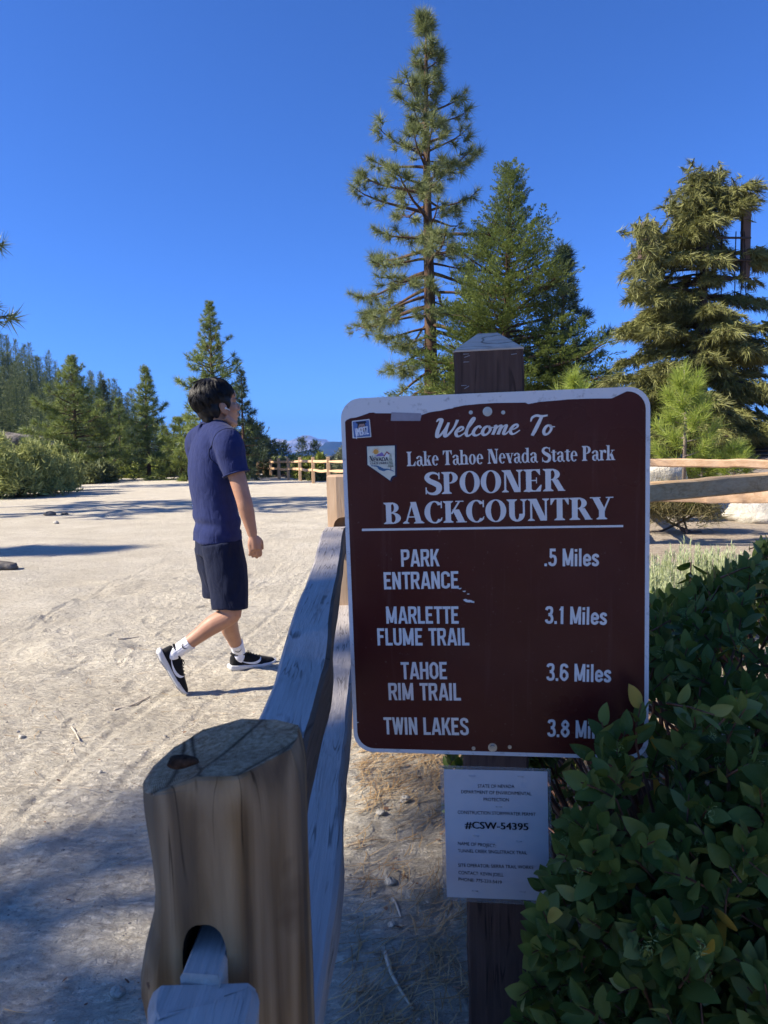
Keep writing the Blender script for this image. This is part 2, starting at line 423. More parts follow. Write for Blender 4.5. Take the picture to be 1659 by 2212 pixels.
def brush(n, L, wd, spread, seed, back=.5):
    """needles round a twig end; axis +Z; one thin blade each"""
    r = np.random.RandomState(seed); V = []
    for i in range(n):
        t = r.uniform(-back, .12) * L; ph = r.uniform(0, 2 * PI); sp = r.uniform(*spread)
        d = np.array([math.sin(sp) * math.cos(ph), math.sin(sp) * math.sin(ph), math.cos(sp)])
        s_ = nrm(np.cross(d, r.normal(size=3))) * wd * .5; l = L * r.uniform(.75, 1.1)
        b = np.array([0, 0, t])
        V += [b - s_, b + s_, b + d * l + np.array([0, 0, -.06 * l])]
    return np.array(V)
def fan(n, L, wd, seed, leaf=.16):
    """flat spray of short-needled twigs; axis +X, up +Z"""
    r = np.random.RandomState(seed); V = []
    for i in range(n):
        x = r.uniform(0, 1); sd_ = r.choice([-1, 1]); y = sd_ * r.uniform(0, .48) * (1.05 - x)
        b = np.array([x * L, y * L, .10 * L * (x ** 2) + r.uniform(-.05, .05) * L])
        d = nrm(np.array([r.uniform(.3, 1), sd_ * r.uniform(.1, 1.0), r.uniform(-.25, .6)])); l = leaf * r.uniform(.6, 1.2)
        s_ = nrm(np.cross(d, np.array([r.uniform(-.6, .6), r.uniform(-.6, .6), 1]))) * wd * .5
        V += [b - s_, b + s_, b + d * l]
    return np.array(V)
def place(mb, tmpl, P, D, scale, r, mi=0, up=None):
    """copies of needle templates at points P along directions D"""
    P = np.asarray(P, float); D = np.asarray(D, float); D = D / (np.linalg.norm(D, axis=1)[:, None] + 1e-9)
    k = len(P); which = r.randint(0, len(tmpl), k); sc = np.broadcast_to(scale, (k,))
    rnd = r.normal(size=(k, 3)) if up is None else np.tile(np.array(up, float), (k, 1)) + r.normal(size=(k, 3)) * .18
    A = np.cross(rnd, D); A /= np.linalg.norm(A, axis=1)[:, None] + 1e-9; B = np.cross(D, A)
    for w_ in range(len(tmpl)):
        s_ = np.where(which == w_)[0]
        if not len(s_): continue
        T = tmpl[w_]
        if up is None: M = np.stack([A[s_], B[s_], D[s_]], 1)
        else: M = np.stack([D[s_], A[s_], B[s_]], 1)
        W = np.einsum('tk,ikj->itj', T, M) * sc[s_][:, None, None] + P[s_][:, None, :]
        W = W.reshape(-1, 3); mb.add(W, np.arange(len(W)).reshape(-1, 3), mi)

def pine(wood, leaf, base, H, prof, seed, tmpl, nbr, r0=.22, bare=.1, lean=(0, 0), droop=1.0, clump=.30, dens=1.0, spray=False, upturn=.5, gap=None, sides=7, rnd_=(.62, 1.12), br=1.0, s0=.22, tip=.0):
    r = np.random.RandomState(seed); base = np.array(base, float)
    n = 14; hs = np.linspace(0, 1, n)
    TP = np.stack([base[0] + lean[0] * hs + .012 * H * np.sin(hs * 5 + seed) * hs * (1 - hs), base[1] + lean[1] * hs + .01 * H * np.cos(hs * 4 + seed) * hs * (1 - hs), base[2] + H * hs], 1)
    tube(wood, TP, r0 * (1 - hs) ** .8 + .02 * H / 20, sides)
    def tp(t): return np.array([np.interp(t, hs, TP[:, q_]) for q_ in range(3)])
    CP, CD, CT = [], [], []; az = r.uniform(0, 6)
    for b in range(nbr):
        CT += [CT_last] * (len(CP) - len(CT)) if b else []
        t = bare + (1 - bare) * ((b + r.uniform(0, .8)) / nbr) ** .85
        t = min(t, .985); CT_last = t
        if gap and any(a <= t <= c_ for a, c_ in gap): continue
        az += 2.4 + r.uniform(-.5, .5)
        L = prof(t, az) * r.uniform(*rnd_)
        if L < .05: continue
        e0 = (-.25 + 1.0 * t) * 1.0 - .15 * droop * (1 - t) + r.uniform(-.15, .15)
        m = 7; s = np.linspace(0, 1, m); el = e0 - droop * .55 * (1 - t) * np.sin(s * PI * .7) + upturn * s ** 3
        daz = np.cumsum(r.uniform(-.12, .12, m))
        seg = np.stack([np.cos(el) * np.cos(az + daz), np.cos(el) * np.sin(az + daz), np.sin(el)], 1) * L / (m - 1)
        p0 = tp(t); BP = np.vstack([p0, p0 + np.cumsum(seg[1:], 0)])
        tube(wood, BP, br * (.018 + .022 * L) * r0 / .22 * (1 - s * .8), 4, False)
        step = clump * (.55 if spray else .62) / dens
        nt_ = max(2, int(L * (1.02 - s0) / step))
        for q_ in range(nt_ + 1):
            ss = s0 + (1 - s0) * (q_ + r.uniform(-.3, .3)) / nt_; ss = min(max(ss, .15), 1)
            pt = np.array([np.interp(ss, s, BP[:, j]) for j in range(3)])
            dr = nrm(np.array([np.interp(ss, s, seg[:, j]) for j in range(3)]))
            side = nrm(np.cross(dr, [0, 0, 1]))
            wl = (.16 + .42 * (1 - ss)) * L * .55
            if q_ == nt_: CP.append(pt); CD.append(dr); continue
            for sg in (-1, 1):
                if r.rand() > .86: continue
                tl = wl * r.uniform(.35, 1.1) + clump * .3
                d2 = nrm(dr * r.uniform(.4, 1) + side * sg * r.uniform(.5, 1.1) + np.array([0, 0, r.uniform(-.25, .35) - .15 * droop * (1 - t)]))
                e = pt + d2 * tl
                tube(wood, [pt, pt + d2 * tl * .5 + np.array([0, 0, -.03 * tl]), e], [.014, .011, .006], 3, False)
                k2 = max(1, int(tl / (clump * .75)))
                for z_ in range(k2):
                    f = 1 - z_ / k2 * .85
                    CP.append(pt + d2 * tl * f + r.normal(size=3) * clump * .10); CD.append(nrm(d2 + np.array([0, 0, .35 * upturn]) + r.normal(size=3) * .22))
    CT += [CT_last] * (len(CP) - len(CT)) + [1.0, 1.0]
    CP.append(tp(.99)); CD.append([0, 0, 1]); CP.append(tp(.965)); CD.append([.05, 0, 1])
    place(leaf, tmpl, CP, CD, r.uniform(.75, 1.2, len(CP)) * (1 - tip * np.clip((np.array(CT) - .5) * 2, 0, 1)), r, 0, up=(0, 0, 1) if spray else None)
    return len(CP)
def tree(name, label, base, H, prof, seed, tmpl, nbr, mat, group=None, cat='tree', wood=None, **kw):
    base = Vector(base); root = thing(name, label, cat, base, group)
    wd = MB(); lf = MB(); pine(wd, lf, base, H, prof, seed, tmpl, nbr, **kw)
    wd.build('trunk', wood or BARK, root); lf.build('crown', mat, root, smooth=False)
    return root
def table(pts, k=1.0):
    a, b = zip(*pts)
    return lambda t, az: k * float(np.interp(t, a, b))

B_BIG = [brush(95, .45, .017, (.12, 1.75), s) for s in range(5)]
B_MID = [brush(40, .44, .032, (.12, 1.6), 20 + s) for s in range(5)]
B_LONG = [brush(60, .23, .0075, (.12, 1.3), 40 + s, .9) for s in range(5)]
B_FAKE = [np.vstack([brush(34, .25, .024, (.1, 1.1), 60 + s, 1.4), brush(10, .33, .022, (.05, .5), 80 + s, .8)]) for s in range(5)]
FN = [fan(84, .84, .045, 100 + s, .12) for s in range(6)]
FN_D = [fan(30, .95, .09, 120 + s, .24) for s in range(5)]

FN_H = [fan(26, .75, .08, 140 + s, .2) for s in range(5)]
# tall pine in the middle
b = at(932, 1008, 27.0); b.z = gzf(b.x, b.y); Ht = at(920, 34, 27.0).z - b.z
P1 = table([(0, 0), (.10, 1.7), (.17, 2.5), (.28, 2.7), (.38, 3.7), (.50, 3.5), (.57, 3.7), (.64, 2.9), (.70, 2.3), (.76, 1.8), (.83, 1.3), (.86, .5), (.90, 1.1), (.93, .4), (.945, .2), (.985, .2)])
tree('jeffrey_pine', 'tallest pine with long bare top and tufted drooping branches behind the sign', b, Ht, P1, 7, B_BIG, 116, N_PINE, r0=.30, bare=.06, lean=(at(920, 34, 27.0).x - b.x, 0), droop=1.35, clump=.52, dens=1.05, br=.65, rnd_=(.34, 1.2), s0=.42, gap=[(.848, .872), (.915, .955)])
# fir beside it
b = at(1085, 1005, 23.5); b.z = gzf(b.x, b.y); Ht = at(1103, 372, 23.5).z - b.z
P2 = table([(0, 4.0), (.1, 4.6), (.25, 4.4), (.40, 3.5), (.52, 2.4), (.66, 1.75), (.78, 1.15), (.86, .62), (.93, .22), (1, .12)])
tree('fir_tree', 'dense yellow-green fir tree directly behind the sign post', b, Ht, P2, 21, FN, 200, N_FIR, r0=.22, bare=.03, lean=(at(1103, 372, 23.5).x - b.x, 0), droop=.45, clump=.38, spray=True, upturn=.2, rnd_=(.5, 1.12), tip=.5)
# dark pine behind the fir
b = at(1215, 1000, 30.0); b.z = gzf(b.x, b.y); Ht = at(1222, 540, 30.0).z - b.z
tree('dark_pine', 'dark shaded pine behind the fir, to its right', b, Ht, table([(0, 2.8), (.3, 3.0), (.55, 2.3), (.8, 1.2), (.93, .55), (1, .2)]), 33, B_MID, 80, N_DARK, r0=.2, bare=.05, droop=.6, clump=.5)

# left group
def lt(name, label, u, vb, vt, d, hw, seed, mat, tm=B_MID, nb=85, sh=None, **kw):
    b = at(u, vb, d); b.z = gzf(b.x, b.y) - .1; H = at(u, vt, d).z - b.z
    w_ = hw * d / 1534
    sh = sh or [(0, .8), (.15, 1), (.35, .9), (.55, .62), (.75, .36), (.9, .16), (1, .03)]
    kw.setdefault('clump', .5); kw.setdefault('droop', .5); kw.setdefault('tip', .55); kw.setdefault('rnd_', (.42, 1.22)); kw.setdefault('s0', .28)
    return tree(name, label, b, H, table(sh, w_ * 1.05), seed, tm, nb, mat, r0=.018 * H, bare=.04, **kw)
lt('pine_tree', 'tall conical pine rising behind the walking person', 466, 1012, 652, 42, 112, 51, N_PINE2, nb=120)
lt('pine_tree', 'slim pine with a dark pointed top, left of the walking person', 322, 1012, 792, 46, 68, 52, N_PINE2, nb=80)
lt('pine_tree', 'broad bushy light-green pine beside the left shrubs', 168, 1022, 772, 44, 92, 53, N_PINE2, nb=110, sh=[(0, .95), (.2, 1), (.45, .92), (.65, .65), (.82, .38), (.93, .16), (1, .03)])
lt('pine_tree', 'low spreading pine between slim pine and person', 392, 1014, 905, 44, 70, 54, N_PINE2, nb=60, sh=[(0, 1), (.4, .95), (.7, .6), (1, .05)])
lt('pine_tree', 'rounded small pine at the end of the path, left of the slim one', 262, 1016, 862, 52, 46, 55, N_PINE2, nb=50)
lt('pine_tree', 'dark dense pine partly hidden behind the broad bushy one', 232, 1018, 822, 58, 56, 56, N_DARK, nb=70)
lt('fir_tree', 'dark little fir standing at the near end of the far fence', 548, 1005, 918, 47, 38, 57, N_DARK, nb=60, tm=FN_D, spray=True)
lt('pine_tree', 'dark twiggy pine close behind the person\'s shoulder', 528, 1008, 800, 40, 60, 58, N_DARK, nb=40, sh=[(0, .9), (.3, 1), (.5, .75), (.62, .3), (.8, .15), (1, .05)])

# small trees beyond the far fence
sm = MB(); pine(sm, sm, (0, 0, 0), 7.0, table([(0, 1.5), (.3, 1.35), (.6, .8), (1, .05)]), 71, FN_D, 40, r0=.14, bare=.03, clump=.7, spray=True)
SMALL = sm.mesh('small_conifer', smooth=False); SMALL.materials.append(N_DARK)
for i, (u, v, lab) in enumerate([(596, 962, 'far conifer beyond the fence, leftmost of the five'), (577, 956, 'far conifer beyond the fence with a pale broken look beside the dark fir'), (613, 965, 'far conifer beyond the fence standing right of the tallest one'), (652, 953, 'far slender conifer above the fence against the blue mountain'), (680, 962, 'far short conifer above the fence nearest the sign')]):
    p = at(u, v, 95); o = link('conifer', SMALL, None, (p.x, p.y, p.z - 7.0 * (.75 + .08 * (i % 3)))); o.scale = (.75 + .08 * (i % 3),) * 3; o.rotation_euler.z = i * 1.3
    tag(o, lab, 'tree', 'small conifers beyond the far fence')

# forest on the hillside
fm_ = []
for s in range(4):
    m_ = MB(); pine(m_, m_, (0, 0, 0), 14.0, table([(0, 1.9), (.2, 2.2), (.5, 1.6), (.75, .9), (1, .08)], 1 + .12 * (s - 1)), 200 + s, FN_H, 84, r0=.2, bare=.05, clump=.8, spray=True, tip=.6, s0=.3, rnd_=(.45, 1.2))
    me = m_.mesh('hill_conifer', smooth=False); me.materials.append(N_HILL); fm_.append(me)
r = np.random.RandomState(5)
tops = np.array([(-120, 700), (0, 738), (40, 745), (90, 770), (150, 795), (200, 810), (260, 838), (330, 880), (380, 920)], float)
cnt = 0
for row, (d, dv, nn) in enumerate([(175, -2, 46), (145, 20, 38), (115, 46, 28), (88, 74, 16)]):
    for i in range(nn):
        u = -70 + (490 - 60 * row) * (i + r.uniform(.1, .9)) / nn
        v = np.interp(u, tops[:, 0], tops[:, 1]) + dv + r.uniform(-14, 22)
        p = at(u, v, d + r.uniform(-6, 6)); gb = gzf(p.x, p.y)
        h = p.z - gb + .3
        if h < 4: h = 5 + r.uniform(0, 2)
        zb = p.z - h
        s_ = h / 14.0
        o = link('conifer', fm_[r.randint(4)], None, (p.x, p.y, zb)); o.scale = (min(s_ * r.uniform(.7, .95), 1.3), min(s_, 1.5), s_); o.rotation_euler.z = r.uniform(0, 6)
        tag(o, 'dark conifer in the dense forest covering the left hillside', 'tree', 'conifers of the hillside forest'); cnt += 1

# pines to the left whose shadows cross the path; one branch end reaches into view
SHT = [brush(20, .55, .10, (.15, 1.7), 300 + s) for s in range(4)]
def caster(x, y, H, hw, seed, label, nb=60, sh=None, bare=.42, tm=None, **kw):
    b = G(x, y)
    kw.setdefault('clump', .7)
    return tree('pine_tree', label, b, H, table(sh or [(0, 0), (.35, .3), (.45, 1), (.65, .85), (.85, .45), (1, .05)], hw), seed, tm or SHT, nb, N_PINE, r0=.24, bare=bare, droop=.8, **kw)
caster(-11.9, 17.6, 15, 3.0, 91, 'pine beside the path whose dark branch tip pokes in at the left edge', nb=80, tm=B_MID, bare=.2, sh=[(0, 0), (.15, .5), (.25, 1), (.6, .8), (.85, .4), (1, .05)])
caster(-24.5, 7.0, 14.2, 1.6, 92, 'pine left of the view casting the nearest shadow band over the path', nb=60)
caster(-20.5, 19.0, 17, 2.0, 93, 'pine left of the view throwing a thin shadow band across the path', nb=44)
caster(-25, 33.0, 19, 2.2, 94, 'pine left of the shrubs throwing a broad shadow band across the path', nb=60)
# the old pine that shades sign and fence
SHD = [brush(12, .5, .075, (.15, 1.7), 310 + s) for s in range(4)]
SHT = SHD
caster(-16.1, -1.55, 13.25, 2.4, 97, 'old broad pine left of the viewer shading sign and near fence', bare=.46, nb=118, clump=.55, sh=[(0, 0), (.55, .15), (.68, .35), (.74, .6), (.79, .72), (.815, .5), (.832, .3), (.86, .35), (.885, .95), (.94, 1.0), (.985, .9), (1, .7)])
# ------------------------------------------------------------------ lettering
_caps = {}
def grotesk(txt, bold=0.0):
    """flat outline of a text in plain sans letters: x from 0 to 1, cap height separately"""
    cu = bpy.data.curves.new('t', 'FONT'); cu.body = txt; cu.fill_mode = 'FRONT'; cu.offset = bold; cu.resolution_u = 3
    o = bpy.data.objects.new('t', cu); C.objects.link(o)
    dg = bpy.context.evaluated_depsgraph_get(); dg.update()
    me = bpy.data.meshes.new_from_object(o.evaluated_get(dg))
    V = np.array([v.co[:2] for v in me.vertices]); F = [tuple(p.vertices) for p in me.polygons]
    bpy.data.objects.remove(o); bpy.data.meshes.remove(me)
    return V, F
def cap_h(bold):
    if bold not in _caps:
        V, F = grotesk('H', bold); _caps[bold] = (V[:, 1].min(), V[:, 1].max() - V[:, 1].min())
    return _caps[bold]

def quad(a, b, c, d): return (np.array([a, b, c, d], float), [(0, 1, 2, 3)])
def rect(x0, y0, x1, y1): return quad((x0, y0), (x1, y0), (x1, y1), (x0, y1))
def ring(cx, cy, rx, ry, ix, iy, a0=0, a1=360, n=22):
    a = np.radians(np.linspace(a0, a1, n)); V = []
    for t in a: V += [(cx + rx * math.cos(t), cy + ry * math.sin(t)), (cx + ix * math.cos(t), cy + iy * math.sin(t))]
    return (np.array(V), [(2 * i, 2 * i + 2, 2 * i + 3, 2 * i + 1) for i in range(n - 1)])
def ribbon(pts, wid, n=7):
    P = spline(np.array(pts, float), n); W = np.interp(np.linspace(0, 1, len(P)), np.linspace(0, 1, len(wid)), wid)
    T = np.gradient(P, axis=0); T /= np.linalg.norm(T, axis=1)[:, None] + 1e-9; N = np.stack([-T[:, 1], T[:, 0]], 1)
    V = np.stack([P + N * W[:, None] / 2, P - N * W[:, None] / 2], 1).reshape(-1, 2)
    return (V, [(2 * i, 2 * i + 2, 2 * i + 3, 2 * i + 1) for i in range(len(P) - 1)])
SE = .045
def ser(x0, x1, y, up):   # bracketed serif on a stem x0..x1
    s = 1 if up else -1; o = .085
    return [rect(x0 - o, min(y, y + s * SE), x1 + o, max(y, y + s * SE)),
            quad((x0 - o * .8, y + s * SE), (x1 + o * .8, y + s * SE), (x1, y + s * (SE + .07)), (x0, y + s * (SE + .07)))]
def stem(x, w_=.2, y0=0, y1=1, s0=True, s1=True):
    return [rect(x, y0, x + w_, y1)] + (ser(x, x + w_, y0, True) if s0 else []) + (ser(x, x + w_, y1, False) if s1 else [])
def dg_(xa, ya, xb, yb, w_): return quad((xa, ya), (xa + w_, ya), (xb + w_, yb), (xb, yb))
def tick(x, y, dx, dy): return quad((x, y), (x + dx, y), (x + dx * .45, y + dy), (x + dx * .1, y + dy)) if dy > 0 else quad((x, y), (x + dx * .1, y + dy), (x + dx * .45, y + dy), (x + dx, y))
GL = {
 'S': ([ribbon([(.56, .80), (.47, .93), (.31, .975), (.15, .90), (.10, .75), (.20, .61), (.40, .49), (.53, .37), (.53, .17), (.42, .045), (.26, .02), (.12, .09), (.05, .24)], [.03, .07, .11, .17, .20, .23, .24, .21, .18, .11, .07, .03]), rect(.53, .68, .575, .99), rect(.035, .01, .08, .32)], .64),
 'P': (stem(.09) + [ring(.31, .735, .30, .265, .115, .215, -90, 90), rect(.29, .95, .32, 1), rect(.29, .47, .32, .52)], .66),
 'O': ([ring(.39, .5, .375, .52, .175, .47, 0, 360, 40)], .78),
 'N': (stem(.10, .07) + stem(.62, .07, 0, 1, False) + [dg_(.10, 1, .46, 0, .23), rect(.02, .955, .2, 1)], .80),
 'E': (stem(.09) + [rect(.28, .945, .60, 1), rect(.28, .475, .47, .525), rect(.28, 0, .61, .055), rect(.455, .37, .485, .63), quad((.60, .72), (.60, 1), (.575, 1), (.44, .945)), quad((.655, .30), (.62, 0), (.44, .05), (.62, .30))], .70),
 'R': (stem(.09) + [ring(.31, .745, .30, .255, .115, .205, -90, 90), rect(.29, .95, .32, 1), rect(.29, .49, .34, .54), dg_(.32, .52, .56, 0, .22), rect(.54, 0, .80, .04)], .75),
 'B': (stem(.09) + [ring(.30, .755, .27, .245, .10, .20, -90, 90), ring(.32, .265, .32, .265, .125, .215, -90, 90), rect(.29, .95, .31, 1), rect(.29, .48, .34, .535), rect(.29, 0, .33, .05)], .70),
 'A': ([dg_(.10, 0, .35, 1, .065), dg_(.51, 0, .31, 1, .21), rect(.2, .28, .55, .33)] + ser(.10, .165, 0, True) + ser(.51, .72, 0, True), .80),
 'C': ([ring(.40, .5, .375, .52, .165, .465, 42, 318, 34), rect(.63, .68, .675, 1.0), ribbon([(.67, .25), (.60, .10), (.44, .0)], [.03, .06, .07])], .71),
 'K': (stem(.09) + [dg_(.27, .40, .58, 1, .075), dg_(.56, 0, .34, .60, .25), rect(.46, .955, .76, 1), rect(.48, 0, .86, .045)], .82),
 'U': (stem(.09, .2, .33, 1, False) + stem(.58, .07, .33, 1, False) + [ring(.37, .33, .28, .35, .08, .26, 180, 360), quad((.57, .33), (.65, .33), (.65, .36), (.57, .36)), ring(.37, .33, .28, .35, .205, .26, 270, 360)], .74),
 'T': (stem(.24, .2, 0, 1, True, False) + [rect(.02, .945, .66, 1), quad((.02, .70), (.05, .70), (.17, .95), (.02, 1)), quad((.66, .70), (.66, 1), (.51, .95), (.63, .70))], .68),
 'Y': ([rect(.28, 0, .48, .42)] + ser(.28, .48, 0, True) + [dg_(.28, .40, .04, 1, .23), dg_(.42, .40, .62, 1, .065), rect(-.03, .955, .34, 1), rect(.52, .955, .78, 1)], .74),
 'L': (stem(.09) + [rect(.28, 0, .62, .055), quad((.655, .32), (.62, 0), (.46, .05), (.625, .32))], .68),
}
def low(x0): return x0
XH = .68
GL.update({
 'a': ([rect(.30, .07, .46, .48), ring(.25, .50, .21, .19, .05, .14, 0, 150), ring(.10, .545, .075, .07, 0, 0, 0, 360, 14), ring(.24, .19, .20, .21, .06, .14, 60, 300), ribbon([(.44, .10), (.50, 0), (.57, .07)], [.08, .07, .03])], .55),
 'k': (stem(.05, .16, 0, 1.0, True, False) + [rect(-.02, .955, .1, 1), dg_(.20, .28, .40, XH - .02, .06), dg_(.36, 0, .22, .42, .19), rect(.30, XH - .04, .54, XH), rect(.29, 0, .60, .04)], .60),
 'e': ([ring(.25, .34, .235, .36, .085, .31, 0, 318, 30), rect(.08, .35, .47, .395)], .51),
 'h': (stem(.05, .16, 0, 1.0, True, False) + [rect(-.02, .955, .1, 1), ring(.34, .45, .20, .24, .045, .165, 0, 140), rect(.385, 0, .54, .46)] + ser(.385, .54, 0, True), .63),
 'o': ([ring(.26, .34, .245, .36, .09, .31, 0, 360, 30)], .54),
 'v': ([dg_(.21, 0, .02, XH, .18), dg_(.24, 0, .42, XH, .055), rect(-.03, XH - .04, .26, XH), rect(.34, XH - .04, .54, XH)], .52),
 'd': ([rect(.36, .03, .52, 1.0), rect(.28, .955, .40, 1), rect(.48, 0, .60, .045), ring(.26, .335, .235, .355, .085, .30, 40, 320)], .60),
 't': ([rect(.11, .10, .27, .80), rect(0, XH - .05, .38, XH), ribbon([(.19, .14), (.24, .045), (.31, .04), (.38, .12)], [.16, .12, .07, .03])], .39),
 'r': (stem(.05, .16, 0, XH, True, False) + [rect(-.02, XH - .04, .1, XH), ribbon([(.20, .50), (.27, .62), (.34, .645), (.40, .60)], [.04, .08, .12, .12]), ring(.385, .565, .075, .075, 0, 0, 0, 360, 14)], .46),
 ' ': ([], .27)})
def serif(txt):
    V, F, x, off = [], [], 0.0, 0
    lay = []
    for i, ch in enumerate(txt):
        for (P, fs) in GL[ch][0]:
            P = np.array(P) + [x, 0]; V.append(P); lay.append(np.full(len(P), float(len(V) % 9))); F += [tuple(j + off for j in f) for f in fs]; off += len(P)
        x += GL[ch][1]
    return np.vstack(V), F, np.concatenate(lay)
# brush-script strokes, unit x-height about .5
SCR = {
 'W': ([([(.05, .86), (.12, .98), (.24, .94), (.22, .70), (.17, .35), (.20, .06), (.34, .18), (.48, .50), (.56, .80)], [.05, .12, .17, .17, .17, .15, .11, .10, .09]), ([(.56, .80), (.50, .40), (.52, .08), (.66, .18), (.82, .52), (.90, .92)], [.10, .16, .16, .11, .10, .13])], .86),
 'e': ([([(.06, .26), (.22, .30), (.34, .42), (.28, .53), (.16, .46), (.08, .24), (.15, .05), (.28, .05), (.46, .22)], [.06, .07, .09, .10, .13, .14, .12, .08, .05])], .40),
 'l': ([([(.02, .20), (.22, .58), (.33, .90), (.26, .98), (.17, .70), (.10, .26), (.15, .05), (.26, .06), (.38, .22)], [.05, .07, .09, .10, .13, .14, .12, .08, .05])], .32),
 'c': ([([(.34, .42), (.26, .53), (.13, .42), (.07, .2), (.15, .05), (.28, .06), (.44, .22)], [.10, .10, .14, .14, .12, .08, .05])], .38),
 'o': ([([(.26, .51), (.12, .44), (.06, .22), (.14, .05), (.28, .10), (.36, .32), (.27, .51), (.34, .44), (.50, .42)], [.10, .14, .14, .12, .10, .12, .10, .06, .05])], .44),
 'm': ([([(.04, .48), (.12, .50), (.10, .26), (.06, .04)], [.06, .13, .14, .13]), ([(.09, .22), (.22, .46), (.33, .50), (.31, .28), (.27, .04)], [.06, .07, .12, .14, .13]), ([(.30, .22), (.43, .46), (.54, .50), (.51, .28), (.49, .08), (.58, .05), (.70, .22)], [.06, .07, .12, .14, .13, .08, .05])], .66),
 'T': ([([(.03, .70), (.06, .90), (.22, 1.0), (.45, .96), (.70, 1.0)], [.05, .12, .12, .12, .08]), ([(.46, .96), (.38, .60), (.28, .20), (.22, 0)], [.14, .17, .17, .14])], .62), ' ': ([], .42)}
# condensed road-sign capitals: even strokes, squarish rounds
HWD = .155
def bar(x0, y0, x1, y1):
    d = np.array([x1 - x0, y1 - y0], float); n_ = np.array([-d[1], d[0]]) / np.linalg.norm(d) * HWD / 2; a = np.array([x0, y0]); b = np.array([x1, y1])
    return (np.array([a + n_, a - n_, b - n_, b + n_]), [(0, 1, 2, 3)])
def loop(*pts, n=6): return ribbon(pts, [HWD], n)
h_ = HWD / 2; T1 = 1 - h_
def vb(x): return rect(x - h_, 0, x + h_, 1)
def hb(x0, x1, y): return rect(x0, y - h_, x1, y + h_)
RO = lambda x0, x1, y0, y1: loop((x0, (y0 + y1) / 2), (x0, y1 - .16), ((x0 + x1) / 2, y1), (x1, y1 - .16), (x1, (y0 + y1) / 2), (x1, y0 + .16), ((x0 + x1) / 2, y0), (x0, y0 + .16), (x0, (y0 + y1) / 2))
ROADF = {
 'P': ([vb(h_), loop((h_, T1), (.26, T1), (.40, .90), (.425, .72), (.40, .54), (.26, .46), (h_, .46))], .52), 'A': ([dg_(0, 0, .185, 1, .15), dg_(.42, 0, .235, 1, .15), hb(.12, .45, .26)], .58),
 'R': ([vb(h_), loop((h_, T1), (.26, T1), (.40, .90), (.425, .73), (.40, .56), (.26, .48), (h_, .48)), dg_(.36, 0, .20, .48, .16)], .54), 'K': ([vb(h_), dg_(.35, 1, .09, .40, .16), dg_(.37, 0, .16, .58, .16)], .53),
 'E': ([vb(h_), hb(.1, .43, T1), hb(.1, .37, .52), hb(.1, .43, h_)], .47), 'N': ([vb(h_), vb(.42), dg_(0, 1, .34, 0, .155)], .54), 'T': ([vb(.24), hb(0, .48, T1)], .48),
 'C': ([loop((.425, .70), (.41, .84), (.25, T1), (.09, .84), (h_, .66), (h_, .34), (.09, .16), (.25, h_), (.41, .16), (.425, .30))], .53), 'M': ([vb(h_), vb(.56), dg_(0, 1, .245, .06, .15), dg_(.485, 1, .245, .06, .15)], .69),
 'L': ([vb(h_), hb(.1, .42, h_)], .44), 'F': ([vb(h_), hb(.1, .42, T1), hb(.1, .36, .52)], .45), 'U': ([loop((h_, 1), (h_, .5), (h_, .28), (.12, .12), (.25, h_), (.38, .12), (.42, .28), (.42, .5), (.42, 1))], .53),
 'I': ([vb(h_)], .21), 'H': ([vb(h_), vb(.42), hb(.1, .4, .52)], .54), 'O': ([RO(h_, .42, h_, T1)], .54), 'W': ([dg_(0, 1, .13, 0, .14), dg_(.27, 1, .13, 0, .14), dg_(.27, 1, .41, 0, .14), dg_(.54, 1, .41, 0, .14)], .71),
 'S': ([loop((.41, .73), (.38, .87), (.24, T1), (.10, .86), (.085, .72), (.14, .60), (.36, .43), (.415, .29), (.39, .13), (.24, h_), (.09, .14), (.07, .28))], .52),
 '.': ([rect(0, 0, .15, .16)], .22), '5': ([hb(.07, .42, T1), rect(.07, .5, .20, .98), loop((.09, .50), (.22, .585), (.37, .53), (.41, .33), (.36, .14), (.22, h_), (.09, .13), (.065, .24))], .52),
 '3': ([loop((.07, .78), (.12, .89), (.24, T1), (.37, .88), (.39, .72), (.33, .57), (.20, .52)), loop((.20, .52), (.35, .47), (.415, .29), (.37, .13), (.23, h_), (.10, .13), (.065, .24))], .52), '1': ([vb(.20), dg_(.02, .78, .14, .98, .10)], .36),
 '6': ([RO(h_, .42, h_, .58), loop((h_, .32), (h_, .66), (.11, .86), (.25, T1), (.39, .86), (.41, .76))], .54), '8': ([RO(.10, .40, .53, T1), RO(h_, .42, h_, .53)], .54),
 'i': ([rect(0, 0, .15, .70), rect(0, .82, .15, .97)], .22), 'l': ([rect(0, 0, .15, 1)], .22), 'e': ([loop((.09, .36), (.37, .36), (.38, .50), (.23, .63), (.09, .52), (h_, .35), (.09, .15), (.23, h_), (.36, .15), (.385, .22))], .48),
 's': ([loop((.36, .50), (.32, .60), (.21, .63), (.10, .57), (.10, .45), (.30, .29), (.35, .19), (.30, .10), (.20, h_), (.09, .11), (.07, .21))], .44), ' ': ([], .26)}
def road(txt):
    V, F, x, off, lay = [], [], 0.0, 0, []
    for ch in txt:
        for P, fs in ROADF[ch][0]:
            P = np.array(P) + [x, 0]; V.append(P); lay.append(np.full(len(P), float(len(V) % 8))); F += [tuple(j + off for j in f) for f in fs]; off += len(P)
        x += ROADF[ch][1] + .03
    return np.vstack(V), F, np.concatenate(lay)
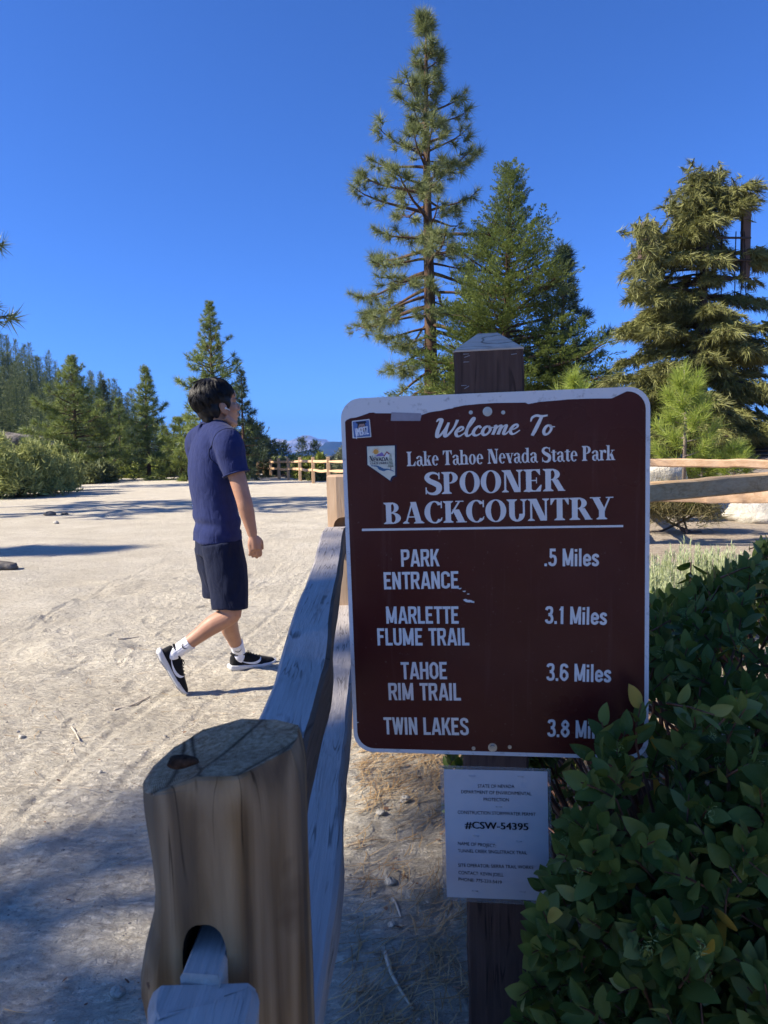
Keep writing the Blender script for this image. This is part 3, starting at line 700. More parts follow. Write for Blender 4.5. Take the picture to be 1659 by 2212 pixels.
def script(txt):
    V, F, x, off, lay = [], [], 0.0, 0, []
    for ch in txt:
        for pts, wd in SCR[ch][0]:
            P, fs = ribbon(pts, wd, 6); P = P + [x, 0]; P[:, 0] += .18 * P[:, 1]
            V.append(P); lay.append(np.full(len(P), float(len(V) % 7))); F += [tuple(j + off for j in f) for f in fs]; off += len(P)
        x += SCR[ch][1]
    return np.vstack(V), F, np.concatenate(lay)

class Face:
    """a flat face in the world: origin, right, up, normal; locates photographed marks on it"""
    def __init__(s, o, yaw, rolld):
        s.o = Vector(o); R = Matrix.Rotation(rad(yaw), 3, 'Z') @ Matrix.Rotation(rad(rolld), 3, 'Y') @ Matrix.Rotation(rad(1.6), 3, 'X')
        s.x = R @ Vector((1, 0, 0)); s.y = R @ Vector((0, 0, 1)); s.n = R @ Vector((0, -1, 0))
    def uv(s, u, v, lift=0.0):
        d = ray(u, v); c = Vector((0, 0, CAM_Z)); o = s.o + s.n * lift
        t = (o - c).dot(s.n) / d.dot(s.n); p = c + d * t - o
        return np.array([p.dot(s.x), p.dot(s.y)])
    def w(s, P, lift):
        P = np.asarray(P, float); lift = np.broadcast_to(lift, (len(P),))
        return np.array(s.o) + P[:, :1] * np.array(s.x) + P[:, 1:2] * np.array(s.y) + lift[:, None] * np.array(s.n)
    def poly(s, mb, uvs, lift, mi=0, thick=0.0, raw=False):
        P = np.array(uvs, float) if raw else np.array([s.uv(*q) for q in uvs]); n = len(P)
        A = s.w(P, lift)
        if thick:
            B = s.w(P, lift - thick)
            F = [tuple(range(n)), tuple(range(2 * n - 1, n - 1, -1))] + [(i, n + i, n + (i + 1) % n, (i + 1) % n) for i in range(n)]
            mb.add(np.vstack([A, B]), F, mi)
        else: mb.add(A, [tuple(range(n))], mi)
    def text(s, mb, txt, pl, pr, cap, lift, kind='sans', bold=.0, mi=0):
        a = s.uv(*pl); b = s.uv(*pr); h = np.linalg.norm(s.uv(pl[0], pl[1] - cap) - a)
        if kind == 'sans': V, F = grotesk(txt, 0); y0, ch = cap_h(0); lay = 0
        elif kind == 'road': V, F, lay = road(txt); y0, ch = 0, 1.0
        elif kind == 'serif': V, F, lay = serif(txt); y0, ch = 0, 1.0
        else: V, F, lay = script(txt); y0, ch = 0, 1.0
        x0, x1 = V[:, 0].min(), V[:, 0].max(); ex = b - a; ey = np.array([-ex[1], ex[0]]) / np.linalg.norm(ex)
        P = a + (V[:, :1] - x0) / (x1 - x0) * ex + (V[:, 1:2] - y0) / ch * h * ey
        for q_ in ((-1, 0, 1) if kind == 'sans' and bold else (0,)): mb.add(s.w(P + [q_ * bold * h * 1.6, 0], lift + np.asarray(lay) * .00004 + (q_ + 1) * .00006), F, mi)

WHITE = plain('white_sheeting', (.66, .64, .60), .45, .2, 0, .05, 40)
k = NT('brown_sheeting', .28, .16); co = k.coord()
k.col(k.ramp(k.noise(co, 7, 4), [(.3, (.055, .0095, .0075)), (.7, (.068, .0125, .0095))]))
cb_ = k.b.inputs['Base Color'].links[0].from_socket; cb_ = k.mix(k.ramp(k.noise(co, 2.4, 5, .6), [(.42, 0.0), (.7, .22)]), cb_, (.13, .055, .045)); cb_ = k.mix(k.ramp(k.noise(co, 110, 3, .7), [(.66, 0.0), (.76, .35)]), cb_, (.20, .15, .13)); cb_ = k.mix(k.ramp(k.noise(k.coord('Object', (3, 1, .12)), 16, 3, .6), [(.60, 0.0), (.75, .18)]), cb_, (.16, .09, .08)); k.col(cb_)
k.l(k.ramp(k.noise(co, 5, 4), [(.3, .24), (.7, .42)]), k.b.inputs['Roughness']); k.bump(k.noise(co, 4, 2), .06, .02); BROWN = k.m
k = NT('worn_white_edge', .5, .4); co = k.coord()
k.col(k.mix(k.ramp(k.noise(co, 60, 6, .7), [(.56, 0.0), (.72, .75)]), (.60, .60, .60), (.16, .16, .15))); EDGE = k.m
ALU = plain('dull_aluminium', (.45, .46, .47), .4, .5, .8)
ZINC = plain('zinc_bolt', (.40, .41, .40), .42, .5, .9)
INK = plain('black_ink', (.012, .012, .016), .6)
k = NT('laminated_paper', .22, .3); co = k.coord()
k.col(k.ramp(k.noise(co, 9, 3), [(.3, (.50, .51, .54)), (.7, (.56, .57, .59))])); k.bump(k.noise(co, 6, 2), .10, .01); PAPER = k.m
k = NT('clear_sleeve', .15, .5); k.col((.35, .37, .38)); k.b.inputs['Alpha'].default_value = .38; SLEEVE = k.m
POSTW = timber('old_brown_post', [(.045, .026, .02), (.085, .05, .038), (.13, .08, .062), (.055, .036, .032)], 2, 30, .8, bump=.6, cracks=.8)
CAPW = timber('grey_weathered_top', [(.26, .20, .14), (.52, .43, .34), (.66, .57, .46), (.44, .36, .28)], 0, 26, .85, bump=.7, cracks=.9, stretch=.25, spec=.04)

SG = Face(at(1067, 1251, 1.455), -8.0, -0.75)
SW, SH_, SRr = .618, .764, .042
PF = Face(SG.o - SG.n * .0062, -8.0, -0.75)     # front face of the post behind the panel
zb = gzf(SG.o.x, 1.5)
sign = thing('trail_sign', 'brown park trail sign with white lettering bolted to a square wooden post', 'sign', (SG.o.x, SG.o.y + .07, zb))
# post: square timber, cut to a low pyramid on top
mb = MB(); pw = .072
tl, tr_ = PF.uv(979, 752), PF.uv(1131, 756); x0, x1 = tl[0], tr_[0]; top = (tl[1] + tr_[1]) / 2; apex = PF.uv(1062, 712)[1]
D = x1 - x0; bot = -SG.o.z + zb - .4
def PB(a, b, c): return np.array(PF.o) + a * np.array(PF.x) + c * np.array(PF.y) - b * np.array(PF.n)
lv = np.linspace(bot, top, 40); e = .006; V = []
for i, z_ in enumerate(lv):
    j = .0015 * math.sin(i * 1.7); V.append([PB(x, y, z_) for x, y in ((x0 + e + j, 0), (x1 - e + j, 0), (x1 + j, e), (x1 + j, D - e), (x1 - e, D), (x0 + e, D), (x0 + j, D - e), (x0 + j, e))])
rings(mb, V, True)
mb.build('post', POSTW, sign, smooth=False)
mb = MB(); c_ = (x0 + x1) / 2; h_ = .022; o_ = .0015
q0 = [PB(x, y, top) for x, y in ((x0 - o_ + e, -o_), (x1 + o_ - e, -o_), (x1 + o_, e), (x1 + o_, D + o_ - e), (x1 - e, D + o_), (x0 + e, D + o_), (x0 - o_, D - e), (x0 - o_, e))]
q1 = [PB(c_ + (x - c_) * .30, D / 2 + (y - D / 2) * .30, top + (apex - top) * 1.0) for x, y in ((x0 + e, 0), (x1 - e, 0), (x1, e), (x1, D - e), (x1 - e, D), (x0 + e, D), (x0, D - e), (x0, e))]
q_ = [PB(*t) for t in [(x0 - o_, 0, 0)]][:0]
rings(mb, [[p - np.array(PF.y) * .003 for p in q0], q0, q1], True)
mb.build('post_top', CAPW, sign, smooth=False)
# panel
def rr(w_, h, r_, n=8):
    P = []
    for cx, cy, a0 in ((w_ / 2 - r_, h / 2 - r_, 0), (-w_ / 2 + r_, h / 2 - r_, 90), (-w_ / 2 + r_, -h / 2 + r_, 180), (w_ / 2 - r_, -h / 2 + r_, 270)):
        for t in np.linspace(0, 90, n): a = rad(a0 + t); P.append((cx + r_ * math.cos(a), cy + r_ * math.sin(a)))
    return P
mb = MB(); SG.poly(mb, rr(SW, SH_, SRr), 0, 0, .0030, raw=True); panel = mb.build('panel', EDGE, sign, smooth=False)
# brown sheet with its torn top edge
R5 = lambda pts: [((1300 + x * .3014) * .553, (1550 + y * .3014) * .553) for x, y in pts]
R1 = lambda pts: [((1250 + x * .8137) * .553, (1400 + y * .8137) * .553) for x, y in pts]
tear = [tuple(SG.uv(*p)) for p in R5([(135, 335), (180, 300), (230, 277), (300, 268), (390, 240), (475, 207), (530, 203), (560, 213), (755, 214), (1150, 236), (1250, 202), (1330, 188), (1400, 180), (1480, 160), (1560, 148)]) + R1([(640, 236), (690, 226), (760, 219), (840, 214), (900, 213), (985, 212), (1000, 219), (1060, 208), (1150, 201), (1190, 197), (1290, 193), (1400, 192)])]
bw = .0085
P = rr(SW - 2 * bw, SH_ - 2 * bw, SRr - .006)
n8 = 8; right_up = P[:n8]; left_dn = P[2 * n8:3 * n8]; right_dn = P[3 * n8:]
tear = [p for p in tear if -SW / 2 + bw < p[0] < right_up[-1][0] - .004]
left_edge = (-SW / 2 + bw, tear[0][1] - .004)
poly = right_up + tear[::-1] + [left_edge] + left_dn + right_dn
mb = MB(); A = SG.w(poly, .00035)
cen = len(A)
import mathutils.geometry as mg
tri = mg.tessellate_polygon([[Vector((p[0], p[1], 0)) for p in poly]])
mb.add(A, [tuple(t) for t in tri]); mb.build('brown_sheet', BROWN, panel, smooth=False)
L1 = .0008
ltx = MB(); SG.text(ltx, 'Welcome', (940, 946), (1124, 938), 40, L1, 'script'); ltx.build('lettering', WHITE, panel, smooth=False)
ltx = MB(); SG.text(ltx, 'To', (1145, 941), (1199, 940), 43, L1, 'script'); ltx.build('lettering', WHITE, panel, smooth=False)
ltx = MB(); SG.text(ltx, 'Lake Tahoe Nevada State Park', (879, 1007), (1329, 993.5), 31, L1, 'serif'); ltx.build('lettering', WHITE, panel, smooth=False)
ltx = MB(); SG.text(ltx, 'SPOONER', (918, 1068), (1221, 1060), 47, L1, 'serif'); ltx.build('lettering', WHITE, panel, smooth=False)
ltx = MB(); SG.text(ltx, 'BACKCOUNTRY', (830, 1132), (1325, 1121), 46, L1, 'serif'); ltx.build('lettering', WHITE, panel, smooth=False)
ltx = MB(); SG.poly(ltx, [(782, 1147), (1346, 1138.5), (1346, 1134), (782, 1142)], L1); ltx.build('rule_line', WHITE, panel, smooth=False)
for t_, a, b_, h in [('PARK', (867, 1224), (950, 1223), 37), ('ENTRANCE', (830, 1273), (991, 1271), 37), ('MARLETTE', (835, 1347), (991, 1347), 37), ('FLUME TRAIL', (816, 1394), (1014, 1394), 37),
                   ('TAHOE', (867, 1467), (966, 1467), 37), ('RIM TRAIL', (840, 1512), (996, 1513), 37), ('TWIN LAKES', (830, 1586), (1013, 1588), 37),
                   ('.5 Miles', (1176, 1223), (1294, 1223), 38), ('3.1 Miles', (1177, 1347), (1311, 1350), 38), ('3.6 Miles', (1180, 1470), (1320, 1474), 38), ('3.8 Miles', (1182, 1591), (1323, 1597), 38)]:
    ltx = MB(); SG.text(ltx, t_, a, b_, h, L1, 'road'); ltx.build('lettering', WHITE, panel, smooth=False)
# scratches through the sheet
mb = MB(); rg = random.Random(4)
for (u, v, s_) in [(1015, 1298, 7), (1021, 1300, 4), (1006, 1296, 4), (1011, 1283, 3), (1003, 1277, 3), (994, 1271, 3), (1139, 1060, 6), (772, 1560, 3)]:
    n = 7; SG.poly(mb, [(u + s_ * rg.uniform(.5, 1.3) * math.cos(i * 2 * PI / n) * 1.25, v + s_ * rg.uniform(.3, 1.0) * math.sin(i * 2 * PI / n) * .8) for i in range(n)][::-1], .0013)
mb.build('scratch', WHITE, panel, smooth=False)
mb = MB(); SG.poly(mb, R5([(752, 312), (1134, 312), (1150, 236), (1140, 214), (760, 200)]), .0012, 0, .0004); mb.build('tape_scrap', plain('grey_tape', (.25, .23, .27), .3, .5), panel, smooth=False)
def bolt(fc, u, v, r_, par, hx=True):
    p = fc.uv(u, v); mb = MB()
    def disc(rr_, l0, l1, n): 
        a = np.arange(n) * 2 * PI / n; Q = np.stack([p[0] + rr_ * np.cos(a), p[1] + rr_ * np.sin(a)], 1)
        rings(mb, [fc.w(Q, l0)[::-1], fc.w(Q, l1)[::-1]], True)
    disc(r_, .0005, .0022, 20)
    if hx: disc(r_ * .66, .0023, .0075, 6); disc(r_ * .3, .0076, .0095, 10)
    else: disc(r_ * .5, .0023, .0035, 10)
    mb.build('bolt' if hx else 'rivet', ZINC, par, smooth=False)
for u, v, r_, hx in [(1053, 889, .0095, 1), (1017, 891, .004, 0), (1087, 891, .004, 0), (1064, 1614, .0095, 1), (1023, 1616, .004, 0), (1101, 1613, .004, 0)]: bolt(SG, u, v, r_, panel, hx)
# stickers
mb = MB(); SG.poly(mb, R5([(258, 536), (272, 538), (494, 522), (500, 512), (480, 296), (470, 288), (258, 312), (248, 322)]), .0011, 0, .0003)
SG.poly(mb, R5([(276, 528), (488, 512), (470, 300), (258, 324)]), .0013, 1)
SG.poly(mb, R5([(305, 460), (425, 448), (430, 390), (420, 345), (436, 335), (425, 312), (300, 328), (305, 345), (322, 350), (318, 420)]), .0014, 2)
SG.poly(mb, R5([(348, 438), (380, 446), (412, 430), (420, 380), (408, 350), (345, 355), (330, 395)]), .0015, 3)
SG.poly(mb, R5([(352, 385), (370, 384), (370, 379), (352, 380)]), .0016, 2); SG.poly(mb, R5([(388, 383), (406, 381), (406, 376), (388, 378)]), .0016, 2); SG.poly(mb, R5([(366, 428), (392, 426), (392, 422), (366, 424)]), .0016, 2)
SG.text(mb, 'J/MERTZ', tuple(R5([(300, 512)])[0]), tuple(R5([(468, 482)])[0]), 17, .0017, 'sans', .02, 4)
mb.build('portrait_sticker', [WHITE, plain('sticker_blue', (.09, .16, .34)), plain('sticker_dark', (.02, .02, .035)), plain('sticker_tan', (.34, .22, .18)), plain('sticker_white', (.7, .72, .76))], panel, smooth=False)
mb = MB(); nv = R5([(445, 645), (452, 880), (745, 1085), (750, 1060), (768, 1030), (808, 1015), (803, 632)])
cx_, cy_ = 812, 985
SG.poly(mb, [(cx_ + (u - cx_) * 1.09, cy_ + (v - cy_) * 1.07) for u, v in nv], .0010, 1, .0003)
SG.poly(mb, nv, .0012, 0)
su = R5([(560, 705)])[0]
SG.poly(mb, R5([(560 + 34 * math.cos(a), 712 - 34 * math.sin(a)) for a in np.linspace(0, 2 * PI, 16, endpoint=False)]), .0013, 2)
for i in range(9):
    a = rad(-20 + i * 27); c0, s0 = math.cos(a), math.sin(a)
    SG.poly(mb, R5([(560 + 36 * c0 + 4 * s0, 712 - 36 * s0 + 4 * c0), (560 + 62 * c0, 712 - 62 * s0), (560 + 36 * c0 - 4 * s0, 712 - 36 * s0 - 4 * c0)]), .00135, 2)
SG.poly(mb, R5([(535, 772), (680, 768), (652, 735), (635, 715), (612, 735), (590, 738), (565, 760)]), .0014, 3)
SG.poly(mb, R5([(655, 775), (668, 775), (702, 725), (732, 752), (742, 735), (700, 704)]), .0015, 4)
SG.poly(mb, R5([(668, 778), (725, 776), (732, 752), (702, 725)]), .00145, 5)
SG.text(mb, 'N', tuple(R5([(480, 842)])[0]), tuple(R5([(528, 838)])[0]), 12.5, .0016, 'serif', 0, 1)
SG.text(mb, 'EVADA', tuple(R5([(532, 838)])[0]), tuple(R5([(722, 832)])[0]), 8.6, .0016, 'sans', .03, 1)
SG.text(mb, 'STATE PARKS', tuple(R5([(488, 880)])[0]), tuple(R5([(716, 870)])[0]), 4.6, .0016, 'sans', .03, 1)
for i in range(10):
    y = 735 + i * 18; h = 10 + i * 3.6; SG.poly(mb, R5([(750 - h, y + 14), (750 + h * .8, y + 10), (750 + h * .9, y), (750 - h * .8, y + 6)]), .0016 + i * .00002, 6)
SG.poly(mb, R5([(748, 945), (758, 945), (757, 905), (749, 905)]), .00155, 4)
A, B_ = ribbon([(495, -893), (575, -900), (610, -925), (660, -945), (720, -940), (795, -965)], [10, 16, 40, 34, 16, 8], 5)
P = np.array([SG.uv(*R5([(x, -y)])[0]) for x, y in A]); mb.add(SG.w(P, .0014), B_, 7)
mb.build('park_emblem', [plain('emblem_cream', (.62, .62, .50)), plain('emblem_navy', (.012, .018, .05)), plain('emblem_orange', (.62, .30, .06)), plain('emblem_purple', (.20, .14, .34)), plain('emblem_red', (.32, .07, .07)), plain('emblem_snow', (.7, .7, .68)), plain('emblem_green', (.07, .10, .05)), plain('emblem_teal', (.05, .13, .24))], panel, smooth=False)
# staples left in the post
STEEL = plain('staple_steel', (.5, .5, .5), .35, .5, .8)
def staple(fc, u, v, par, ang=0, L=7, lift=.0015):
    mb = MB(); a = fc.uv(u, v); dx = L * .5 * .00095; c0, s0 = math.cos(ang), math.sin(ang)
    pts = fc.w([(a[0] - dx * c0, a[1] - dx * s0), (a[0] - dx * c0, a[1] - dx * s0), (a[0] + dx * c0, a[1] + dx * s0), (a[0] + dx * c0, a[1] + dx * s0)], [-.002, lift, lift, -.002])
    for i in range(3): tube(mb, [pts[i], (pts[i] + pts[i + 1]) / 2, pts[i + 1]], .0006, 5)
    mb.build('staple', STEEL, par)
for u, v, a in [(1007, 765, 0), (1009, 770, .3), (1007, 782, 0), (1008, 837, .5), (1002, 833, 0), (1110, 765, .1)]: staple(PF, u, v, sign, a, 11)

# stormwater permit stapled under the panel
NF = Face(PF.o + PF.n * .0012, -8.0, -0.75)
R6 = lambda pts: [((1700 + x * .3014) * .553, (3000 + y * .3014) * .553) for x, y in pts]
bl = NF.uv(1075, 1945); p0 = NF.w([bl], 0)[0]
note = thing('permit_notice', 'white laminated construction stormwater permit stapled to the sign post', 'notice', tuple(p0))
def sheet(uvs, lift, nx_=14, ny_=18, amp=.0012):
    (a, b_, c2, d) = [NF.uv(*q) for q in uvs]; mb = MB(); s_ = np.linspace(0, 1, nx_); t = np.linspace(0, 1, ny_); V = []
    for tt in t:
        for ss in s_:
            p = (1 - tt) * ((1 - ss) * a + ss * b_) + tt * ((1 - ss) * d + ss * c2)
            V.append(NF.w([p], lift + amp * (math.sin(tt * 5 + ss * 2) * .5 + .5) * (ss - .5) ** 2 * 4)[0])
    F = [(i * nx_ + j, (i + 1) * nx_ + j, (i + 1) * nx_ + j + 1, i * nx_ + j + 1) for i in range(ny_ - 1) for j in range(nx_ - 1)]
    return mb.add(V, F)
sheet(R6([(60, -40), (1495, 5), (1525, 1790), (105, 1720)]), .0002).build('sleeve', SLEEVE, note)
sheet(R6([(112, 12), (1453, 40), (1480, 1718), (152, 1668)]), .0009).build('sheet', PAPER, note)
for t_, x0_, x1_, y0_, y1_, bd in [('STATE OF NEVADA', 553, 1027, 247, 252, 0), ('DEPARTMENT OF ENVIRONMENTAL', 338, 1246, 320, 347, 0), ('PROTECTION', 628, 955, 420, 426, 0), ('CONSTRUCTION STORMWATER PERMIT', 293, 1302, 585, 614, 0),
                                ('#CSW-54395', 390, 1205, 772, 797, .03), ('NAME OF PROJECT:', 295, 787, 988, 1020, 0), ('TUNNEL CREEK SINGLETRACK TRAIL', 297, 1190, 1083, 1112, 0), ('SITE OPERATOR: SIERRA TRAIL WORKS', 300, 1270, 1270, 1300, 0),
                                ('CONTACT: KEVIN JOELL', 302, 885, 1365, 1397, 0), ('PHONE: 775-233-5419', 303, 860, 1452, 1493, 0)]:
    mb = MB(); NF.text(mb, t_, R6([(x0_, y0_)])[0], R6([(x1_, y1_)])[0], 14.5 if t_[0] == '#' else 7.0, .0027, 'sans', bd); mb.build('lettering', INK, note, smooth=False)
for x, y in [(477, 95), (1105, 102), (827, 495), (530, 872), (1085, 944), (520, 1585), (1133, 1595)]: staple(NF, *R6([(x, y)])[0], note, -.03, 12, .0035)
# ------------------------------------------------------------------ split-rail fences
k = NT('cedar_post', .85, .06); co = k.coord('Object', (1, 1, .045)); g1 = k.noise(co, 26, 6, .7, .8); g2 = k.noise(co, 95, 4, .6)
wv = k.n('TexWave', wave_type='RINGS', rings_direction='Z'); wv.inputs['Scale'].default_value = 24; wv.inputs['Distortion'].default_value = 3.0; wv.inputs['Detail'].default_value = 2; k.l(k.coord('Object', (1, 1, .12)), wv.inputs[0])
m = k.math('ADD', k.math('ADD', k.math('MULTIPLY', g1, .5), k.math('MULTIPLY', g2, .22)), k.math('MULTIPLY', wv.outputs['Fac'], .28))
c = k.ramp(m, [(.26, (.062, .034, .015)), (.42, (.14, .084, .036)), (.56, (.235, .148, .070)), (.72, (.34, .23, .12))])
c = k.mix(k.ramp(k.noise(k.coord('Object', (1, 1, .22), (0, 0, 0)), 8, 3, .5), [(.44, 0.0), (.62, .65)]), c, (.19, .155, .115))
crk = k.ramp(k.noise(k.coord('Object', (1, 1, .03)), 30, 2, .4, 1.0), [(.472, 0.0), (.482, 1.0), (.492, 1.0), (.502, 0.0)])
c = k.mix(k.math('MULTIPLY', crk, k.ramp(k.noise(k.coord('Object', (1, 1, .4)), 11, 2), [(.52, 0.0), (.60, .7)])), c, (.012, .008, .006))
c = k.mix(k.ramp(k.noise(k.coord('Object'), 9, 3), [(.60, 0.0), (.72, .55)]), c, (.075, .042, .022))
k.col(c); b1 = k.bump(m, .55, .006); k.bump(crk, -.5, .004, b1); POST1 = k.m
k = NT('sawn_end_grain', .95, .02); co = k.coord('Object')
wv = k.n('TexWave', wave_type='RINGS', rings_direction='Z'); wv.inputs['Scale'].default_value = 150; wv.inputs['Distortion'].default_value = 2.2; wv.inputs['Detail'].default_value = 2; mp = k.n('Mapping'); mp.inputs['Location'].default_value = (-.025, .02, 0); k.l(co, mp.inputs[0]); k.l(mp.outputs[0], wv.inputs[0])
n1 = k.noise(co, 150, 4, .75); m = k.math('ADD', k.math('MULTIPLY', wv.outputs['Fac'], .16), k.math('MULTIPLY', n1, .84))
c = k.ramp(m, [(.30, (.17, .09, .04)), (.5, (.48, .30, .165)), (.72, (.72, .50, .30))])
vr = k.n('TexVoronoi', feature='DISTANCE_TO_EDGE'); vr.inputs['Scale'].default_value = 13; k.l(k.coord('Object', (1, .45, 1), (0, 0, .5)), vr.inputs[0])
c = k.mix(k.ramp(vr.outputs['Distance'], [(.0, .85), (.035, 0.0)]), c, (.03, .02, .016)); c = k.mix(k.ramp(k.noise(co, 16, 3), [(.45, 0.0), (.65, .45)]), c, (.24, .15, .09))
k.col(c); k.bump(m, .9, .006); ENDG = k.m
GREYR = timber('weathered_grey_rail', [(.29, .255, .22), (.41, .37, .33), (.50, .455, .41), (.44, .405, .365)], 1, 42, .85, bump=.8, cracks=.7, stretch=.035, spec=.05)
GREYX = timber('weathered_tan_rail', [(.26, .16, .07), (.50, .33, .165), (.62, .46, .27), (.42, .32, .20)], 0, 24, .8, bump=.7, cracks=.25, stretch=.07, spec=.05)
RSIDE = timber('shaded_rail_side', [(.055, .042, .032), (.11, .085, .065), (.17, .135, .105), (.09, .07, .055)], 1, 30, .85, bump=.7, cracks=.5, stretch=.05)  # dark brown for the rail's right side, shade put into the colour
TAN = timber('fresh_split_cedar', [(.36, .20, .10), (.56, .36, .20), (.68, .49, .31), (.50, .36, .24)], 0, 22, .75, bump=.4, stretch=.12)
TANP = timber('fresh_cedar_post', [(.33, .19, .10), (.50, .33, .19), (.62, .45, .29), (.42, .32, .23)], 2, 26, .75, bump=.4, stretch=.08)
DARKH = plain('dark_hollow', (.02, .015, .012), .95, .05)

def rail(mb, P, wd, ht, seed, wob=.35, n=26, sides=10, flat=.55, taper=.25, mi=0, side=False):
    """a split rail: lumpy rounded section that tapers at both ends"""
    P = spline(np.asarray(P, float), max(2, n // (len(P) - 1))); n = len(P); Pp, T, fr = frames(P)
    e_ = .30 if flat > .45 else .16
    sec = [(-1, -.5), (-1, -1 + e_), (-1 + e_, -1), (0, -1), (1 - e_, -1), (1, -1 + e_), (1, 0), (1, 1 - e_), (1 - e_, 1), (.35, 1), (-.35, 1), (-1 + e_, 1), (-1, 1 - e_), (-1, .4)][::-1]
    m = len(sec); V = []; s = np.linspace(0, 1, n); Lg = np.linalg.norm(np.diff(P, axis=0), axis=1).sum(); f = 3.2 * Lg / 2.6
    lw_ = [wob * fbm(s * f * 2.2 + 7.3 * j, np.full(n, seed * 1.31 + j), 3, seed + j) for j in range(5)]      # left, right, top, bottom, twist
    sm = [.10 * wob * fbm(s * f * 6 + 3.1 * j, np.full(n, seed * .77 + j), 2, seed + 20 + j) for j in range(m)]
    for i in range(n):
        t = nrm(T[i]); H = nrm(np.cross(t, [0, 0, 1])); U = np.cross(H, t)
        e = 1 - taper * (max(0, 1 - s[i] / .07) + max(0, 1 - (1 - s[i]) / .07)); tw = lw_[4][i] * .6
        row = []
        for j, (a, b) in enumerate(sec):
            a = a * (1 + (lw_[0][i] if a < 0 else lw_[1][i]) * 1.5 + sm[j][i]); b = b * (1 + (lw_[2][i] if b > 0 else lw_[3][i]) + sm[j][i])
            a, b = a - b * tw, b + a * tw
            row.append(Pp[i] + H * a * wd / 2 * e + U * b * ht / 2 * e)
        V.append(row)
    rings(mb, V, True, mi)
    if side: # faces turned away from the path: their shade painted in with darker brown
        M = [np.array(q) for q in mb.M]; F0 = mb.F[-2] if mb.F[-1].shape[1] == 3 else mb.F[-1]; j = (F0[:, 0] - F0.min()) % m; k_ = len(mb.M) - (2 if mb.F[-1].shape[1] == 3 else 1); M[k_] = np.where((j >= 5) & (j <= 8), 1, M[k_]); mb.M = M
    return mb

# near fence: big post in front, weathered rails running away, second post half hidden by the sign
fx = -.185
Bp = Vector((-.172, .745, gzf(-.17, .745)))
near = thing('split_rail_fence', 'near weathered split-rail fence running along the path past the sign', 'fence', (Bp.x, Bp.y, Bp.z))
FRT = Face((-.17, .672, 1.1), 3.0, 0.6)
def sec(pts): return pts
# plan of the post, metres, x right, y away from the viewer; front flat, left side round, right front corner chamfered
plan = np.array([(-.064, -.068), (-.020, -.074), (.022, -.074), (.028, -.073), (.078, -.016), (.081, .015), (.076, .058), (.048, .078), (.0, .084), (-.050, .080), (-.080, .058), (-.092, .016), (-.090, -.024), (-.080, -.052)])
ptop = at(490, 1640, .74).z + .014
zs = np.concatenate([np.linspace(0, ptop - .06 - Bp.z, 30), np.linspace(ptop - .055 - Bp.z, ptop - Bp.z, 8)]) + Bp.z
zs[0] -= .4; V = []
for z_ in zs:
    kz = ptop - z_
    s_ = 1 - .10 * max(0, 1 - kz / .05) ** 2
    P = plan * s_
    # bulge round a knot low on the left, waist above it
    bl = math.exp(-((kz - .235) / .035) ** 2); ws = math.exp(-((kz - .13) / .07) ** 2)
    lf = np.clip((-P[:, 0] - .03) / .06, 0, 1)
    P[:, 0] += lf * (-.011 * bl + .012 * ws)
    tw = .012 * (kz - .15); P[:, 0] += tw * .3
    # sloping shoulders of the top: falls to the left front
    slope = np.clip((-P[:, 0] - .02) / .07, 0, 1) * .030 + np.clip((-P[:, 1] - .03) / .05, 0, 1) * .006
    zz = np.minimum(z_, ptop - slope) if kz < .05 else np.full(len(P), z_)
    V.append(np.stack([Bp.x + P[:, 0] + .003 * fbm(np.full(len(P), z_ * 6), np.arange(len(P)) * .7, 3, 3), Bp.y + P[:, 1], zz], 1))
mb = MB(); rings(mb, V, True)
hz = at(442, 2080, .672).z; hx_ = at(442, 2062, .672).x
def hole(cx, cz, y0, y1, rx, rz, mbx):
    a = np.linspace(0, 2 * PI, 28, endpoint=False); Q = np.stack([cx + rx * np.sign(np.cos(a)) * np.abs(np.cos(a)) ** .8, a * 0, cz + rz * np.sign(np.sin(a)) * np.abs(np.sin(a)) ** .8], 1)
    rings(mbx, [Q + [0, y1, 0], Q + [0, y0, 0]], True)
cb = MB(); hole(hx_, hz, Bp.y - .2, Bp.y + .2, .0228, .041, cb)
mb = cut(mb, cb)
# the sawn top takes the end-grain material
me = mb.mesh('post', tuple(near.location), smooth=False); me.materials.append(POST1); me.materials.append(ENDG); me.materials.append(DARKH)
for p in me.polygons:
    n_ = p.normal; c0 = p.center
    if n_.z > .75: p.material_index = 1
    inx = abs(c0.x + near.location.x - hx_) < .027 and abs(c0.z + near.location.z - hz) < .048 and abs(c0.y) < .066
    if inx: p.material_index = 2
link('post', me, near)
# knots on the post
mb = MB(); kp = at(347, 2120, .69); ell(mb, (kp.x, kp.y + .004, kp.z), (.014, .012, .021), None, 16, 10)
Vv = mb.verts(); mb.setv(Vv + .002 * vn3(Vv, 90, 3)[:, None]); mb.build('knot', timber('knot_wood', [(.035, .02, .012), (.10, .06, .035), (.18, .11, .07), (.06, .04, .03)], 0, 60, .8, bump=1, stretch=.6), near)
mb = MB(); kp = at(402, 1637, .70); ell(mb, (kp.x, kp.y, kp.z - .003), (.016, .008, .0060), Matrix.Rotation(.25, 3, 'Z'), 20, 12); Vv = mb.verts(); mb.setv(Vv + np.stack([.009 * vn3(Vv, 90, 3), .006 * vn3(Vv, 110, 9), 0 * Vv[:, 0]], 1)); mb.build('knot', plain('rotten_knot', (.045, .026, .016), .95, .05, 0, .6, 160), near)
